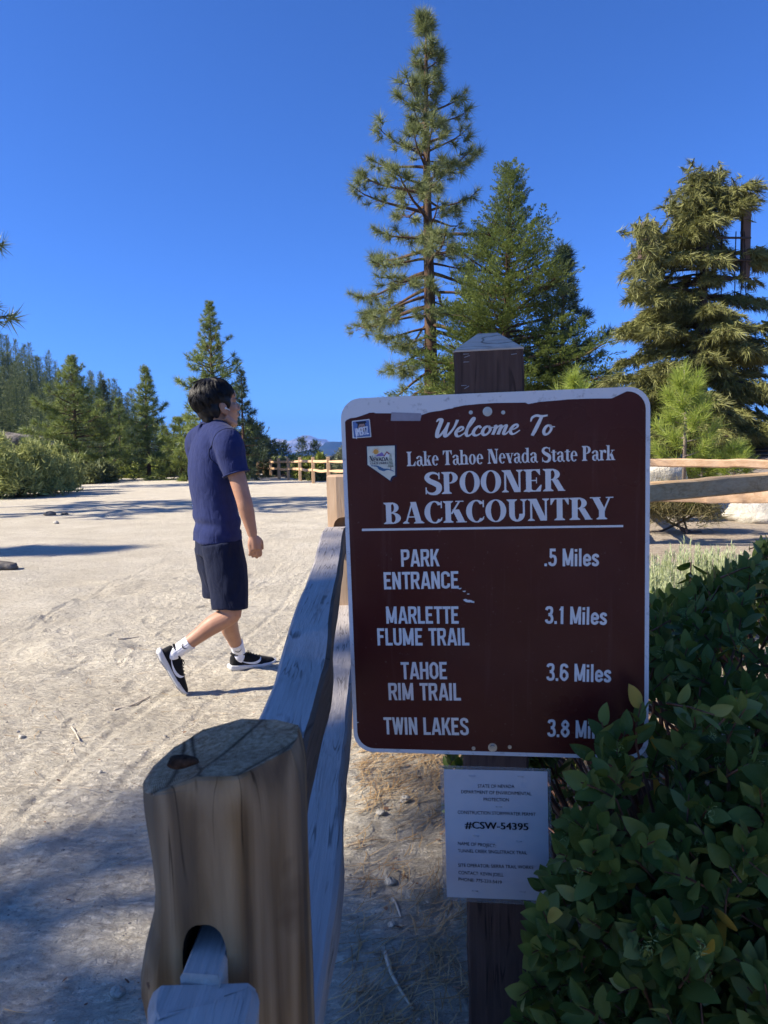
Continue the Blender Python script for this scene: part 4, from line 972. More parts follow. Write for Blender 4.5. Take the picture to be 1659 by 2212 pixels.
# rail coming from the viewer's side
zr = hz - .016
mb = MB()
q = [(hx_ + .004, Bp.y + .02, zr + .004), (hx_ + .003, .66, zr), (hx_ + .002, .645, zr)]
rail(mb, q, .040, .050, 4, .06, 12, 12, .35, 0)
pR = at(452, 2140, .628)
rail(mb, [(hx_ + .006, .648, zr - .030), (pR.x - .004, .50, zr - .040), (pR.x - .05, -.4, zr - .08), (pR.x - .10, -1.7, zr - .10)], (.104), .098, 6, .10, 40, 14, .35, .06)
mb.build('rail', GREYR, near, sharp=32)
# upper and lower rails to the second post
y2 = 3.36; r2z = at(722, 1128, y2).z
def pz(u, v, y): return tuple(at(u, v, y))
mb = MB(); up = [(-.165, .78, hz - .02), (-.168, 1.0, hz + .012), pz(652, 1442, 1.34), pz(682, 1300, 1.78), pz(708, 1210, 2.36), pz(723, 1142, 3.0), (-.195, y2 + .04, r2z - .04)]
up = [np.array(p) - np.array([0, 0, .055 if i > 1 else 0]) for i, p in enumerate(up)]
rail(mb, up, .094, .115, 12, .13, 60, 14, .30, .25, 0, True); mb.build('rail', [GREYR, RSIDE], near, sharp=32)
mb = MB(); lw = [(-.158, .60, .57), (-.156, 1.0, .585), (-.158, 1.5, .575), (-.165, 2.0, .60), (-.175, 2.7, .66), (-.18, y2, .70)]
rail(mb, lw, .105, .11, 19, .26, 60, 12, .34, .15); mb.build('rail', GREYR, near, sharp=32)
# second post
p2 = at(705, 1100, y2 - .08); P2z = at(715, 1026, y2).z; pc = (p2.x + .095, y2 + .01)
zg = gzf(*pc); z2 = np.concatenate([[zg - .3], np.linspace(zg, P2z - .02, 16), [P2z - .008, P2z]]); V = []
pl2 = np.array([(-.09, -.075), (-.05, -.088), (.05, -.09), (.085, -.07), (.09, .07), (.06, .09), (-.06, .088), (-.092, .06)])
for z_ in z2:
    s_ = .93 if z_ == P2z else 1
    V.append(np.stack([pc[0] + pl2[:, 0] * s_ + .006 * fbm(np.full(8, z_ * 3), np.arange(8) * 1., 2, 9), pc[1] + pl2[:, 1] * s_, np.full(8, z_)], 1))
mb = MB(); rings(mb, V, True); cb = MB(); hole(-.185, r2z - .03, y2 - .3, y2 + .0, .052, .06, cb); mb = cut(mb, cb)
mb.build('post', TANP, near, smooth=False)
# rail to the right of the second post
a0, a1 = at(1395, 1064, 3.45), at(1659, 1040, 3.75); dv = (a1 - a0); st = a0 - dv * 1.75; en = a1 + dv * 1.1
mb = MB(); rail(mb, [tuple(st), tuple(a0 - dv * .8), tuple(a0), tuple(a0 + dv * .5), tuple(a1), tuple(en)], .11, .092, 23, .12, 60, 12, .32, .2); mb.build('rail', GREYX, near, sharp=32)
for u, v, s_ in [(1423, 1056, .010), (1508, 1056, .006)]:
    d_ = 3.45 + .3 * (u - 1395) / 264 - .056
    mb = MB(); p = at(u, v, d_); ell(mb, tuple(p), (s_, .006, s_ * .8)); mb.build('knot', DARKH, near)
z3 = gzf(en.x, en.y); mb = MB()
rings(mb, [np.stack([en.x + .03 + pl2[:, 0], en.y + pl2[:, 1], np.full(8, z_)], 1) for z_ in (z3 - .3, z3 + .5, en.z + .12)], True); mb.build('post', TANP, near, smooth=False)

# back fence: eight posts far along the path, then on behind the sign to the right edge
X4 = lambda x, y: ((950 + x * .3014) * .553, (1650 + y * .3014) * .553)
pxs = [(190, 487, 700), (270, 467, 697), (363, 473, 712), (468, 463, 738), (587, 463, 742), (740, 453, 757), (912, 450, 790), (1112, 450, 815)]
pos = []
for i, (x, t, bo) in enumerate(pxs):
    u, v = X4(x, bo); p = on_ground(u, v, .1); pos.append((p, at(*X4(x, t), p.y).z))
pos2 = [(at(975, 1000, 25.0), 0), (at(1110, 1000, 21.3), 0), (at(1270, 1000, 17.6), 0), (at(1480 - 90, 1000, 13.9), 0), (at(1790, 1000, 10.6), 0)]
back = thing('split_rail_fence', 'honey-coloured split-rail fence with square posts at the far edge of the path', 'fence', (pos[-1][0].x, pos[-1][0].y, gzf(pos[-1][0].x, pos[-1][0].y)))
nodes = []
for p, zt in pos: nodes.append(Vector((p.x, p.y, zt)))
for p, _ in pos2[:3]: nodes.append(Vector((p.x, p.y, 1.43)))
rgp = random.Random(2)
def fpost(p, w_=.15, g=None):
    zg = gzf(p.x, p.y) - .2; mb = MB(); j = rgp.uniform(-.01, .01); hw = w_ / 2; e = .014
    pl = np.array([(-hw + e, -hw), (hw - e, -hw), (hw, -hw + e), (hw, hw - e), (hw - e, hw), (-hw + e, hw), (-hw, hw - e), (-hw, -hw + e)])
    rings(mb, [np.stack([p.x + pl[:, 0] * s_ + j * (z_ - zg), p.y + pl[:, 1] * s_, np.full(8, z_)], 1) for z_, s_ in ((zg, 1), (zg + .5, 1.02), (p.z - .015, 1), (p.z, .9))], True)
    mb.build('post', TANP, back, smooth=False)
for p in nodes: fpost(p, .16)
for i in range(len(nodes) - 1):
    a, b_ = nodes[i], nodes[i + 1]
    for dz in (.20, .62):
        m_ = (a + b_) / 2; mb = MB()
        rail(mb, [(a.x, a.y, a.z - dz), (m_.x, m_.y, m_.z - dz - rgp.uniform(.0, .05)), (b_.x, b_.y, b_.z - dz + rgp.uniform(-.03, .03))], .10, .125, 40 + i * 2 + (dz > .3), .3, 12, 8, .5, .5); mb.build('rail', TAN, back, sharp=35)
# right stretch seen beyond the sign
R7 = lambda x, y: ((2450 + x * .3315) * .553, (1700 + y * .3315) * .553)
dR = lambda x: 9.8 - .5 * (x - 220) / 1440
top = [tuple(at(*R7(x, y), dR(x))) for x, y in [(-450, 330), (220, 326), (500, 325), (850, 330), (980, 333), (1150, 337), (1300, 328), (1659, 345), (2300, 350)]]
mb = MB(); rail(mb, top, .10, .112, 77, .18, 64, 12, .5, .1); mb.build('rail', TAN, back, sharp=35)
lowr = [tuple(at(*R7(x, y), dR(x))) for x, y in [(-450, 640), (300, 700), (850, 722), (1100, 722), (1400, 727), (1659, 725), (2300, 735)]]
mb = MB(); rail(mb, lowr, .11, .165, 78, .22, 64, 12, .45, .1); mb.build('rail', TAN, back, sharp=35)
for x in (-450, 2300):
    p = at(*R7(x, 250), dR(x)); fpost(Vector((p.x, p.y, p.z)), .16)
a, b_ = nodes[-1], Vector(top[0])
for dz in (.2, .62):
    mb = MB(); rail(mb, [(a.x, a.y, a.z - dz), tuple((a + b_) / 2 + Vector((0, 0, -dz))), (b_.x, b_.y, b_.z - dz + .15)], .10, .12, 90 + int(dz * 10), .25, 20, 8, .5, .3); mb.build('rail', TAN, back, sharp=35)
# ------------------------------------------------------------------ mast dressed as a conifer, with antennas in its crown
b = at(1492, 1000, 19.0); b.z = gzf(b.x, b.y); top = at(1532, 372, 19.0).z; Hh = top - b.z
mast = thing('disguised_mast', 'olive-green telephone mast disguised as a conifer, with antenna panels in its crown', 'cell tower', b)
MASTB = plain('dark_brown_steel', (.045, .032, .026), .7); ANT = plain('brown_antenna', (.115, .075, .058), .55)
mb = MB(); lean = at(1532, 372, 19.0).x - b.x; hs = np.linspace(0, 1, 8)
tube(mb, np.stack([b.x + lean * hs, b.y + 0 * hs, b.z + Hh * hs * .985], 1), np.interp(hs, [0, .5, .6, 1], [.30, .24, .12, .07]), 14); mb.build('trunk', MASTB, mast)
r = np.random.RandomState(17); wd = MB(); lf = MB(); CP = []; CD = []
def uvp(u, v, dd=0): return np.array(at(u, v, 19.0 + dd))
kk = 19.0 / 1534
prof = lambda v: np.interp(v, [372, 410, 460, 500, 600, 700, 740, 800, 860, 920, 1000], [30, 75, 110, 165, 165, 175, 200, 220, 215, 225, 205]) * kk
nb = 0
for i in range(165):
    f = (i + r.uniform(0, .8)) / 165; v = 380 + 600 * f ** .9
    az = r.uniform(0, 2 * PI); u0 = np.interp(v, [372, 980], [1532, 1494])
    L = prof(v) * r.uniform(.55, 1.08)
    if v < 500: L *= r.uniform(.7, 1.0)
    p0 = uvp(u0, v); el = r.uniform(-.05, .45) if v < 520 else r.uniform(-.12, .22)
    m = 5; s = np.linspace(0, 1, m); e = el - .25 * s
    seg = np.stack([np.cos(e) * math.cos(az), np.cos(e) * math.sin(az), np.sin(e)], 1) * L / (m - 1)
    BP = np.vstack([p0, p0 + np.cumsum(seg[1:], 0)]); tube(wd, BP, .035 * (1 - .6 * s), 4, False)
    n_ = max(3, int(L / .12)); dr = nrm(seg[2]); side = nrm(np.cross(dr, [0, 0, 1]))
    for q_ in range(n_):
        ss = .2 + .8 * (q_ + r.rand()) / n_; pt = np.array([np.interp(ss, s, BP[:, j]) for j in range(3)])
        for sg in (-1, 1, 0):
            if r.rand() < .22: continue
            tl = (.30 + .30 * (1 - ss)) * r.uniform(.4, 1) * abs(sg)
            d2 = nrm(dr * .6 + side * sg + np.array([0, 0, -.2])); CP.append(pt + d2 * tl + np.array([0, 0, -.06])); CD.append(nrm(d2 * .8 + dr * .5 + np.array([0, 0, -.55]) + r.normal(size=3) * .25))
# sheaf of branches hung on the left antenna frame
for i in range(90):
    u = r.uniform(1362, 1432); v = r.uniform(488, 650); CP.append(uvp(u, v, r.uniform(-1.4, -.4))); CD.append([r.uniform(-.8, .4), r.uniform(-.6, .4), r.uniform(-1, .2)])
for (uu, vv, n_) in [(1500, 385, 16), (1545, 388, 18), (1585, 420, 14), (1600, 460, 12), (1460, 440, 16), (1475, 465, 12), (1520, 400, 18), (1530, 420, 16), (1560, 450, 16), (1500, 470, 16)]:
    for i in range(n_): CP.append(uvp(uu + r.normal() * 12, vv + r.normal() * 14, r.normal() * .3)); CD.append([r.normal() * .7, r.normal() * .7, r.uniform(-.8, .7)])
def away(p):
    d = RC.transposed() @ (Vector(p) - Vector((0, 0, CAM_Z))); u = 829.5 - d.x / d.z * FPX * 2212 / 1024; v = 1106 + d.y / d.z * FPX * 2212 / 1024
    return (1578 < u < 1626 and 470 < v < 615) or (1425 < u < 1500 and 570 < v < 640) or (1555 < u < 1600 and 560 < v < 640)
kp_ = [i for i in range(len(CP)) if not (away(CP[i]) and r.rand() < .8)]; CP = [CP[i] for i in kp_]; CD = [CD[i] for i in kp_]
place(lf, B_FAKE, CP, CD, r.uniform(.75, 1.25, len(CP)), r)
wd.build('branches', MASTB, mast); lf.build('crown', N_FAKE, mast, smooth=False)
def panel_(u, v0, v1, wpx, dd, lean=0):
    a = at(u, v0, 19 + dd); c = at(u, v1, 19 + dd); w_ = wpx * kk; mb = MB()
    pl = np.array([(-.5, -.28), (-.42, -.34), (.42, -.34), (.5, -.28), (.5, .28), (-.5, .28)]) * w_
    rings(mb, [np.stack([a.x + pl[:, 0] * s_ , a.y + pl[:, 1] * s_, np.full(6, z_)], 1) for z_, s_ in ((c.z, .9), (c.z + .03, 1), (a.z - .03, 1), (a.z, .85))], True)
    mb.build('antenna_panel', ANT, mast, smooth=False)
for a in [(1612, 455, 600, 17, -.1), (1400, 482, 560, 36, .1)]: panel_(*a)
mb = MB()
for v in (512, 560, 600):
    P0 = uvp(1370, v, -.3); P1 = uvp(1622, v + 2, -.3); tube(mb, [P0, (P0 + P1) / 2, P1], .028, 6); 
    P0 = uvp(1400, v, .5); P1 = uvp(1590, v + 2, .5); tube(mb, [P0, (P0 + P1) / 2, P1], .028, 6)
for u in (1400, 1560, 1590, 1600, 1608):
    P0 = uvp(u, 500, -.3); P1 = uvp(u + r.uniform(-4, 4), 640, -.2); tube(mb, [P0, (P0 + P1) / 2 + r.normal(size=3) * .03, P1], .014, 5)
mb.build('antenna_frame', MASTB, mast)

# ------------------------------------------------------------------ young pines behind the back fence
YB = timber('sapling_bark', [(.16, .12, .09), (.30, .24, .19), (.42, .36, .30), (.25, .21, .17)], 2, 20, .9)
def sapling(label, u, vb, vt, d, hw, seed, nb=16, big=1.0, lo=.12):
    b = at(u, vb, d); H = at(u, vt, d).z - b.z; b2 = Vector((b.x, b.y, b.z)); wpx = hw * d / 1534
    wd = MB(); lf = MB(); r = np.random.RandomState(seed)
    root = thing('young_pine', label, 'tree', b2, 'young long-needled pines behind the back fence')
    tube(wd, [tuple(b2), tuple(b2 + Vector((.02, .02, H * .5))), tuple(b2 + Vector((-.02, 0, H * .97)))], [.030 * big, .022 * big, .008], 7)
    CP, CD = [], []
    az = r.uniform(0, 6)
    for i in range(nb):
        t = lo + (.93 - lo) * (i + r.rand() * .5) / nb; az += 2.4
        L = wpx * np.interp(t, [0, .3, .7, 1], [.95, 1.0, .7, .18]) * r.uniform(.75, 1.1)
        p0 = np.array(b2) + np.array([0, 0, H * t]); s = np.linspace(0, 1, 5); el = .15 + .9 * s ** 2
        seg = np.stack([np.cos(el) * math.cos(az), np.cos(el) * math.sin(az), np.sin(el)], 1) * L / 4
        BP = np.vstack([p0, p0 + np.cumsum(seg[1:], 0)]); tube(wd, BP, .010 * (1 - .6 * s), 5, False)
        for ss in (1.0, .78, .56):
            CP.append([np.interp(ss, s, BP[:, j]) for j in range(3)]); CD.append(seg[min(4, int(ss * 4))] / L)
        for sg in (-1, 1):
            pt = np.array([np.interp(.6, s, BP[:, j]) for j in range(3)]); d2 = nrm(nrm(seg[3]) + sg * .8 * nrm(np.cross(seg[2], [0, 0, 1]))); e = pt + d2 * L * .33
            tube(wd, [pt, (pt + e) / 2, e], .006, 4, False); CP.append(e); CD.append(d2 + np.array([0, 0, .5]))
    for q_ in (.9, .95, 1.0): CP.append(np.array(b2) + np.array([0, 0, H * q_])); CD.append([r.normal() * .1, r.normal() * .1, 1])
    place(lf, B_LONG, CP, CD, r.uniform(.85, 1.2, len(CP)) * big, r)
    wd.build('trunk', YB, root); lf.build('crown', N_YOUNG, root, smooth=False)
sapling('tall young pine with bright long needles just right of the sign', 1477, 1035, 792, 10.8, 78, 401, 20)
sapling('young pine of which only the bright tip shows above the sign', 1243, 1030, 800, 9.9, 62, 402, 12)
sapling('small young pine standing under the mast, above the fence rail', 1585, 1040, 962, 10.6, 50, 403, 10, .8)
sapling('low young pine crouching below the fence rails', 1468, 1112, 1075, 11.6, 62, 404, 10, .85, .05)
sapling('small young pine at the foot of the tall young one', 1515, 1040, 985, 10.9, 45, 405, 8, .8)

# ------------------------------------------------------------------ boulders
def rock(name, label, cat, c, r3, seed, mat, group=None, flat=.25, rough=.16, nu=44, nv=28):
    mb = MB(); ell(mb, (0, 0, 0), (1, 1, 1), None, nu, nv); V = mb.verts()
    d = 1 + .34 * vn3(V, 1.3, seed) + rough * vn3(V, 3.5, seed + 3) + rough * .45 * vn3(V, 9, seed + 8)
    V = V * d[:, None]
    for i in range(5):
        rr_ = np.random.RandomState(seed * 7 + i); n_ = nrm(rr_.normal(size=3) + np.array([0, 0, .3])); h = rr_.uniform(.62, .85); e = V @ n_; V = V - np.clip(e - h, 0, None)[:, None] * n_ * .8
    V = V * np.array(r3); V[:, 2] = np.maximum(V[:, 2], -flat * r3[2]); mb.setv(V + np.array(c))
    o = mb.build(name, mat, None, tuple(c)); tag(o, label, cat, group); return o
k = NT('pale_granite', .9, .15); co = k.coord()
c = k.ramp(k.noise(co, 4, 6, .65), [(.3, (.42, .38, .30)), (.5, (.62, .58, .48)), (.7, (.72, .68, .58))])
c = k.mix(k.ramp(k.noise(co, 70, 3, .7), [(.33, .7), (.45, 0.0)]), c, (.16, .15, .13)); k.col(c)
k.bump(k.noise(co, 14, 8, .7), .9, .06); GRAN = k.m
k = NT('grey_granite', .9, .15); co = k.coord()
c = k.ramp(k.noise(co, 2, 6, .7), [(.3, (.07, .062, .052)), (.48, (.19, .17, .145)), (.7, (.31, .285, .25))]); k.col(c); k.bump(k.noise(co, 3, 8, .7), 1, .2); GRAN2 = k.m
p = at(1640, 1106, 13.2); rock('boulder', 'large pale granite boulder behind the back fence at the right edge', 'boulder', (p.x, p.y, p.z), (.76, .8, .36), 3, GRAN, flat=.8)
p = at(1425, 1024, 13.2); rock('boulder', 'pale granite boulder behind the young pine, seen between the fence rails', 'boulder', (p.x - .1, p.y, p.z - .05), (.55, .45, .32), 8, GRAN, flat=.8)
for i, (u, v, s_, lab) in enumerate([(1448, 1122, .07, 'small pale stone on the soil just right of the sign'), (1497, 1124, .06, 'small pale stone on the soil below the fence rails'), (1590, 1118, .08, 'small stone tucked beside the large boulder')]):
    p = on_ground(u, v, .1); rock('stone', lab, 'stone', (p.x, p.y, gzf(p.x, p.y) + s_ * .3), (s_, s_ * .8, s_ * .6), 30 + i, GRAN, None, .5, nu=18, nv=12)
# outcrop on the wooded slope to the left
p = at(40, 922, 50); rock('rock_outcrop', 'sloping grey granite outcrop above the left shrubs', 'rock', (p.x - 2.2, p.y, p.z - 1.6), (4.2, 3.2, 1.8), 12, GRAN2, flat=.9, rough=.5, nu=70, nv=44)

# ------------------------------------------------------------------ shingled building below the fence
SHING = timber('grey_wood_shingles', [(.10, .085, .075), (.19, .165, .15), (.27, .24, .22), (.16, .14, .13)], 0, 9, .9, bump=.5)
bl = at(1665, 968, 17.5); bd = thing('park_building', 'low park building with grey shingled roof at the right edge', 'building', (bl.x + 1.2, bl.y + 2, gzf(bl.x, bl.y + 2)))
e0 = at(1590, 1040, 16.6); e1 = at(1672, 960, 18.4); mb = MB(); n = 9
sl = np.array(e1) - np.array(e0); run = np.array([.35, 5.5, 0.0])
for i in range(n):
    a = np.array(e0) + sl * i / n - run * .3; b2 = np.array(e0) + sl * (i + 1.12) / n - run * .3; nn = np.array([-.03, 0, .045])
    m_ = 24
    for j in range(m_):
        r0, r1_ = run * (j + .02) / m_ * 1.3, run * (j + .98) / m_ * 1.3; jz = np.array([0, 0, .012 * ((j * 7 + i * 3) % 5) / 5])
        Q = np.array([a + r0 + nn + jz, a + r1_ + nn + jz, b2 + r1_ + jz * .3, b2 + r0 + jz * .3]); Q = np.vstack([Q, Q - [0, 0, .03]])
        mb.add(Q, [(3, 2, 1, 0), (4, 5, 6, 7), (0, 1, 5, 4), (1, 2, 6, 5), (2, 3, 7, 6), (3, 0, 4, 7)])
mb.build('roof', SHING, bd, smooth=False)
wx0, wx1 = e0.x + .5, e0.x + 5.0; wz1 = e0.z - .02 + .25; wz0 = gzf(bl.x, bl.y) - 1.5
mb = MB(); box(mb, ((wx0 + wx1) / 2 + .2, e0.y + 1.6, (wz0 + wz1) / 2), (wx1 - wx0, 5.4, wz1 - wz0)); mb.build('wall', plain('brown_siding', (.09, .06, .045), .85), bd, smooth=False)
# the far roof slope closes the gable
mb = MB(); a = np.array(e1) - run * .3; q0 = a + np.array([0, 0, .03]); Q = np.array([q0, q0 + run * 1.3, q0 + run * 1.3 + [2.2, 0, -1.9], q0 + [2.2, 0, -1.9]]); Q = np.vstack([Q, Q - [0, 0, .05]])
mb.add(Q, [(3, 2, 1, 0), (4, 5, 6, 7), (0, 1, 5, 4), (1, 2, 6, 5), (2, 3, 7, 6), (3, 0, 4, 7)]); mb.build('roof', SHING, bd, smooth=False)
# ------------------------------------------------------------------ shrubs
STEM = timber('shrub_stem', [(.06, .04, .03), (.13, .09, .07), (.20, .15, .12), (.10, .075, .06)], 2, 20, .9)
L_SAGE = leafy('bitterbrush_leaves', (.13, .16, .05), (.39, .42, .15), .7, .3, .4, psc=.5)
L_BRIGHT = leafy('bright_shrub_leaves', (.09, .13, .02), (.28, .31, .05), .6, .25, .3, psc=.6)
L_DULL = leafy('dull_shrub_leaves', (.06, .085, .03), (.20, .22, .08), .7, .2, .3, psc=.6)
L_GREYB = leafy('grey_shrub_leaves', (.10, .12, .07), (.26, .28, .18), .7, .2)
def lobes_pts(r, n, lobes):
    P, N = [], []
    wts = np.array([l[3] * l[4] for l in lobes]); wts = wts / wts.sum()
    ch = r.choice(len(lobes), n, p=wts)
    for i in range(n):
        cx, cy, cz, a, b_ = lobes[ch[i]]
        d = nrm(r.normal(size=3)); d[2] = abs(d[2]); q = r.uniform(.45, 1.0) ** .5
        P.append(np.array([cx, cy, cz]) + d * q * np.array([a, a, b_])); N.append(d)
    return np.array(P), np.array(N)
def leafcluster(n, L, wd, seed):
    r = np.random.RandomState(seed); V = []
    for i in range(n):
        d = nrm(r.normal(size=3) + np.array([0, 0, .9])); b = r.normal(size=3) * L * .5; s_ = nrm(np.cross(d, r.normal(size=3))) * wd * .5
        V += [b - s_, b + s_, b + d * L]
    return np.array(V)
def shrub(label, lobes, n, leaf, seed, mat, group=None, ll=(.16, .07), stems=18, name='shrub', cl=14):
    r = np.random.RandomState(seed); c = np.mean([l[:2] for l in lobes], axis=0); base = (c[0], c[1], gzf(*c))
    L2 = []
    for (cx, cy, cz, a, h) in lobes:
        if a < .55: L2.append((cx, cy, cz, a, h)); continue
        for q_ in range(7):
            L2.append((cx + r.uniform(-.75, .75) * a, cy + r.uniform(-.75, .75) * a, cz, a * r.uniform(.28, .55), h * r.uniform(.45, 1.12)))
    lobes = L2
    root = thing(name, label, 'shrub', base, group); P, N = lobes_pts(r, n, lobes)
    lf = MB(); tm = [leafcluster(cl, ll[0], ll[1], seed + i) for i in range(4)]
    place(lf, tm, P, N + np.array([0, 0, .5]), r.uniform(.6, 1.35, n), r); lf.build('crown', mat, root, smooth=False)
    sm_ = MB()
    for i in range(stems):
        e = P[r.randint(n)]; l = lobes[r.randint(len(lobes))]; b0 = np.array([l[0] + r.normal() * .2 * l[3], l[1] + r.normal() * .2 * l[3], gzf(l[0], l[1])])
        m_ = (b0 + e) / 2 + r.normal(size=3) * .15; tube(sm_, spline([b0, m_, e], 4), .018 * max(1, ll[0] * 5), 4, False)
    sm_.build('stems', STEM, root); return root
def gl(u, v, hgt_px, wpx, d=None, k=.12):
    """lobe whose foot sits at a photographed point"""
    p = on_ground(u, v, .1) if d is None else at(u, v, d); dist = p.y; a = wpx * dist / 1534; h = hgt_px * dist / 1534
    return (p.x, p.y, max(gzf(p.x, p.y), -99) + h * k, a, h * (1 - k))
# bitterbrush bank on the left
shrub('large grey-green bitterbrush bank at the left edge of the path', [gl(-30, 1072, 140, 62, 26), gl(40, 1066, 120, 55, 27), gl(95, 1052, 105, 45, 29), gl(140, 1044, 78, 38, 31), gl(70, 1060, 110, 70, 27), gl(5, 1070, 130, 75, 26)], 3000, 0, 500, L_SAGE, None, (.24, .05), 40)
shrub('grey-green bitterbrush higher up behind the large left bank', [gl(0, 1010, 90, 60, 34), gl(60, 1005, 75, 50, 35), gl(-60, 1000, 100, 50, 35)], 1000, 0, 501, L_SAGE, None, (.26, .06))
shrub('dark shrub at the foot of the broad bushy pine', [gl(185, 1034, 40, 36, 40), gl(222, 1031, 44, 26, 41)], 800, 0, 502, L_DULL, None, (.22, .09))
shrub('bright yellow-green shrub at the end of the path', [gl(322, 1024, 26, 28, 50)], 600, 0, 503, L_BRIGHT, None, (.22, .1))
shrub('yellowish low shrub left of the bright one at the path end', [gl(270, 1027, 28, 28, 50), gl(300, 1026, 18, 16, 50)], 600, 0, 504, L_BRIGHT, None, (.2, .09))
shrub('dull green shrub between the bright one and the person', [gl(382, 1024, 44, 34, 51), gl(355, 1022, 50, 20, 53)], 800, 0, 505, L_DULL, None, (.22, .1))
shrub('dark spreading shrub bank behind the person at the path end', [gl(440, 1024, 60, 50, 50), gl(500, 1020, 60, 40, 50)], 900, 0, 506, L_DULL, None, (.24, .1))
# behind the far fence
def fl(u, v, h, wpx, y, k=.12):
    p = at(u, v, y); a = wpx * y / 1534; hh = h * y / 1534; return (p.x, p.y, p.z + hh * k, a, hh * (1 - k))
shrub('bright green manzanita behind the middle of the far fence', [fl(675, 1034, 56, 24, 40), fl(655, 1034, 44, 20, 40), fl(692, 1034, 52, 20, 39.5)], 900, 0, 507, L_BRIGHT, 'shrubs behind the far fence', (.16, .09))
shrub('yellow-green brush behind the left half of the far fence', [fl(625, 1032, 48, 24, 47), fl(600, 1030, 40, 22, 49), fl(645, 1032, 50, 20, 45)], 900, 0, 508, L_SAGE, 'shrubs behind the far fence', (.2, .08))
shrub('leafy green bush at the near end of the far fence, left of its first post', [fl(554, 1024, 46, 13, 52), fl(546, 1024, 34, 10, 51)], 450, 0, 509, L_BRIGHT, 'shrubs behind the far fence', (.2, .1))
shrub('grey-green bush behind the far fence nearest the sign', [fl(722, 1036, 50, 16, 37), fl(745, 1036, 70, 22, 36)], 600, 0, 510, L_GREYB, 'shrubs behind the far fence', (.14, .05))
shrub('dark leggy brush under the rails of the far fence', [fl(640, 1036, 26, 26, 44), fl(690, 1040, 24, 30, 38), fl(596, 1030, 22, 20, 48)], 500, 0, 511, L_DULL, 'shrubs behind the far fence', (.14, .07))
# dry grass tufts and low growth under the young pines
shrub('low tangle of grassy growth under the rails right of the sign', [fl(1430, 1106, 24, 34, 11.5), fl(1500, 1108, 22, 34, 11.5), fl(1400, 1104, 22, 30, 11.5)], 260, 0, 512, leafy('dry_grass_blades', (.14, .13, .05), (.38, .32, .15), .7, .3), None, (.22, .010), 4, 'grass_tuft', 22)

# rabbitbrush right of the sign: bundles of thin pale stems with narrow leaves
L_RAB = leafy('rabbitbrush_leaves', (.40, .46, .22), (.72, .76, .48), .8, .35)
def rabbit(u, v, y, h, wpx, seed, label):
    r = np.random.RandomState(seed); p = at(u, v, y); base = (p.x, p.y, gzf(p.x, p.y)); wd_ = wpx * y / 1534
    root = thing('rabbitbrush', label, 'shrub', base, 'rabbitbrush plants right of the sign'); lf = MB(); st = MB(); V = []
    for i in range(120):
        a = r.uniform(0, 2 * PI); rr_ = r.rand() ** .5; e = np.array(base) + np.array([math.cos(a) * rr_ * wd_, math.sin(a) * rr_ * wd_ * .7, h * (1.02 - .35 * rr_ ** 2) * r.uniform(.78, 1.05)])
        b0 = np.array(base) + np.array([math.cos(a), math.sin(a), 0]) * rr_ * .35 * wd_; m_ = (b0 + e) / 2 + np.array([math.cos(a), math.sin(a), 0]) * .04
        Pq = spline([b0, m_, e], 4); tube(st, Pq, .0024, 3, False)
        for q_ in range(34):
            t = r.uniform(.3, 1.0) if q_ > 8 else r.uniform(.9, 1.0); pt = np.array([np.interp(t, np.linspace(0, 1, len(Pq)), Pq[:, j]) for j in range(3)]); d = nrm(nrm(e - b0) * 1.1 + r.normal(size=3) * .42); s_ = nrm(np.cross(d, r.normal(size=3))) * .0026; l = r.uniform(.025, .055)
            V += [pt - s_, pt + s_, pt + d * l]
    lf.add(np.array(V), np.arange(len(V)).reshape(-1, 3)); lf.build('foliage', L_RAB, root, smooth=False); st.build('stems', L_RAB, root)
for i, a in enumerate([(1400, 1290, 4.9, .62, 75, 'pale rabbitbrush tuft touching the right edge of the sign'), (1478, 1290, 5.1, .67, 75, 'pale rabbitbrush tuft standing second from the sign'), (1555, 1290, 5.0, .66, 78, 'pale rabbitbrush tuft below the large boulder'), (1640, 1290, 5.2, .60, 70, 'pale rabbitbrush tuft mostly hidden behind the manzanita at the right edge'), (1440, 1290, 4.4, .50, 80, 'low front rabbitbrush tuft just above the manzanita leaves'), (1530, 1290, 4.4, .49, 85, 'low front rabbitbrush tuft right of the other low one')]): rabbit(a[0], a[1], a[2], a[3], a[4], 600 + i, a[5])

# ------------------------------------------------------------------ manzanita beside the sign
k = NT('manzanita_leaf', .42, .14); gm = k.n('NewGeometry'); rr0 = gm.outputs['Random Per Island']
c = k.ramp(rr0, [(0, (.05, .088, .018)), (.35, (.10, .145, .032)), (.8, (.17, .215, .055)), (1, (.25, .28, .10))])
c = k.mix(k.ramp(k.noise(k.coord('Object'), 260, 2), [(.5, 0.0), (.75, .25)]), c, (.16, .21, .10)); k.col(c)
t = k.n('BsdfTranslucent'); k.l(k.mix(.5, c, (.22, .34, .04)), t.inputs[0]); mx = k.n('MixShader'); mx.inputs[0].default_value = .22
k.l(k.b.outputs[0], mx.inputs[1]); k.l(t.outputs[0], mx.inputs[2]); k.l(mx.outputs[0], k.t.nodes['Material Output'].inputs[0]); MANZ = k.m
YEL = leafy('yellowed_leaf', (.50, .30, .03), (.62, .42, .08), .5, .3)
BUD = leafy('pale_buds', (.20, .30, .08), (.38, .46, .18), .6, .3)
MST = plain('manzanita_bark', (.16, .075, .045), .55, .4, 0, .3, 30)
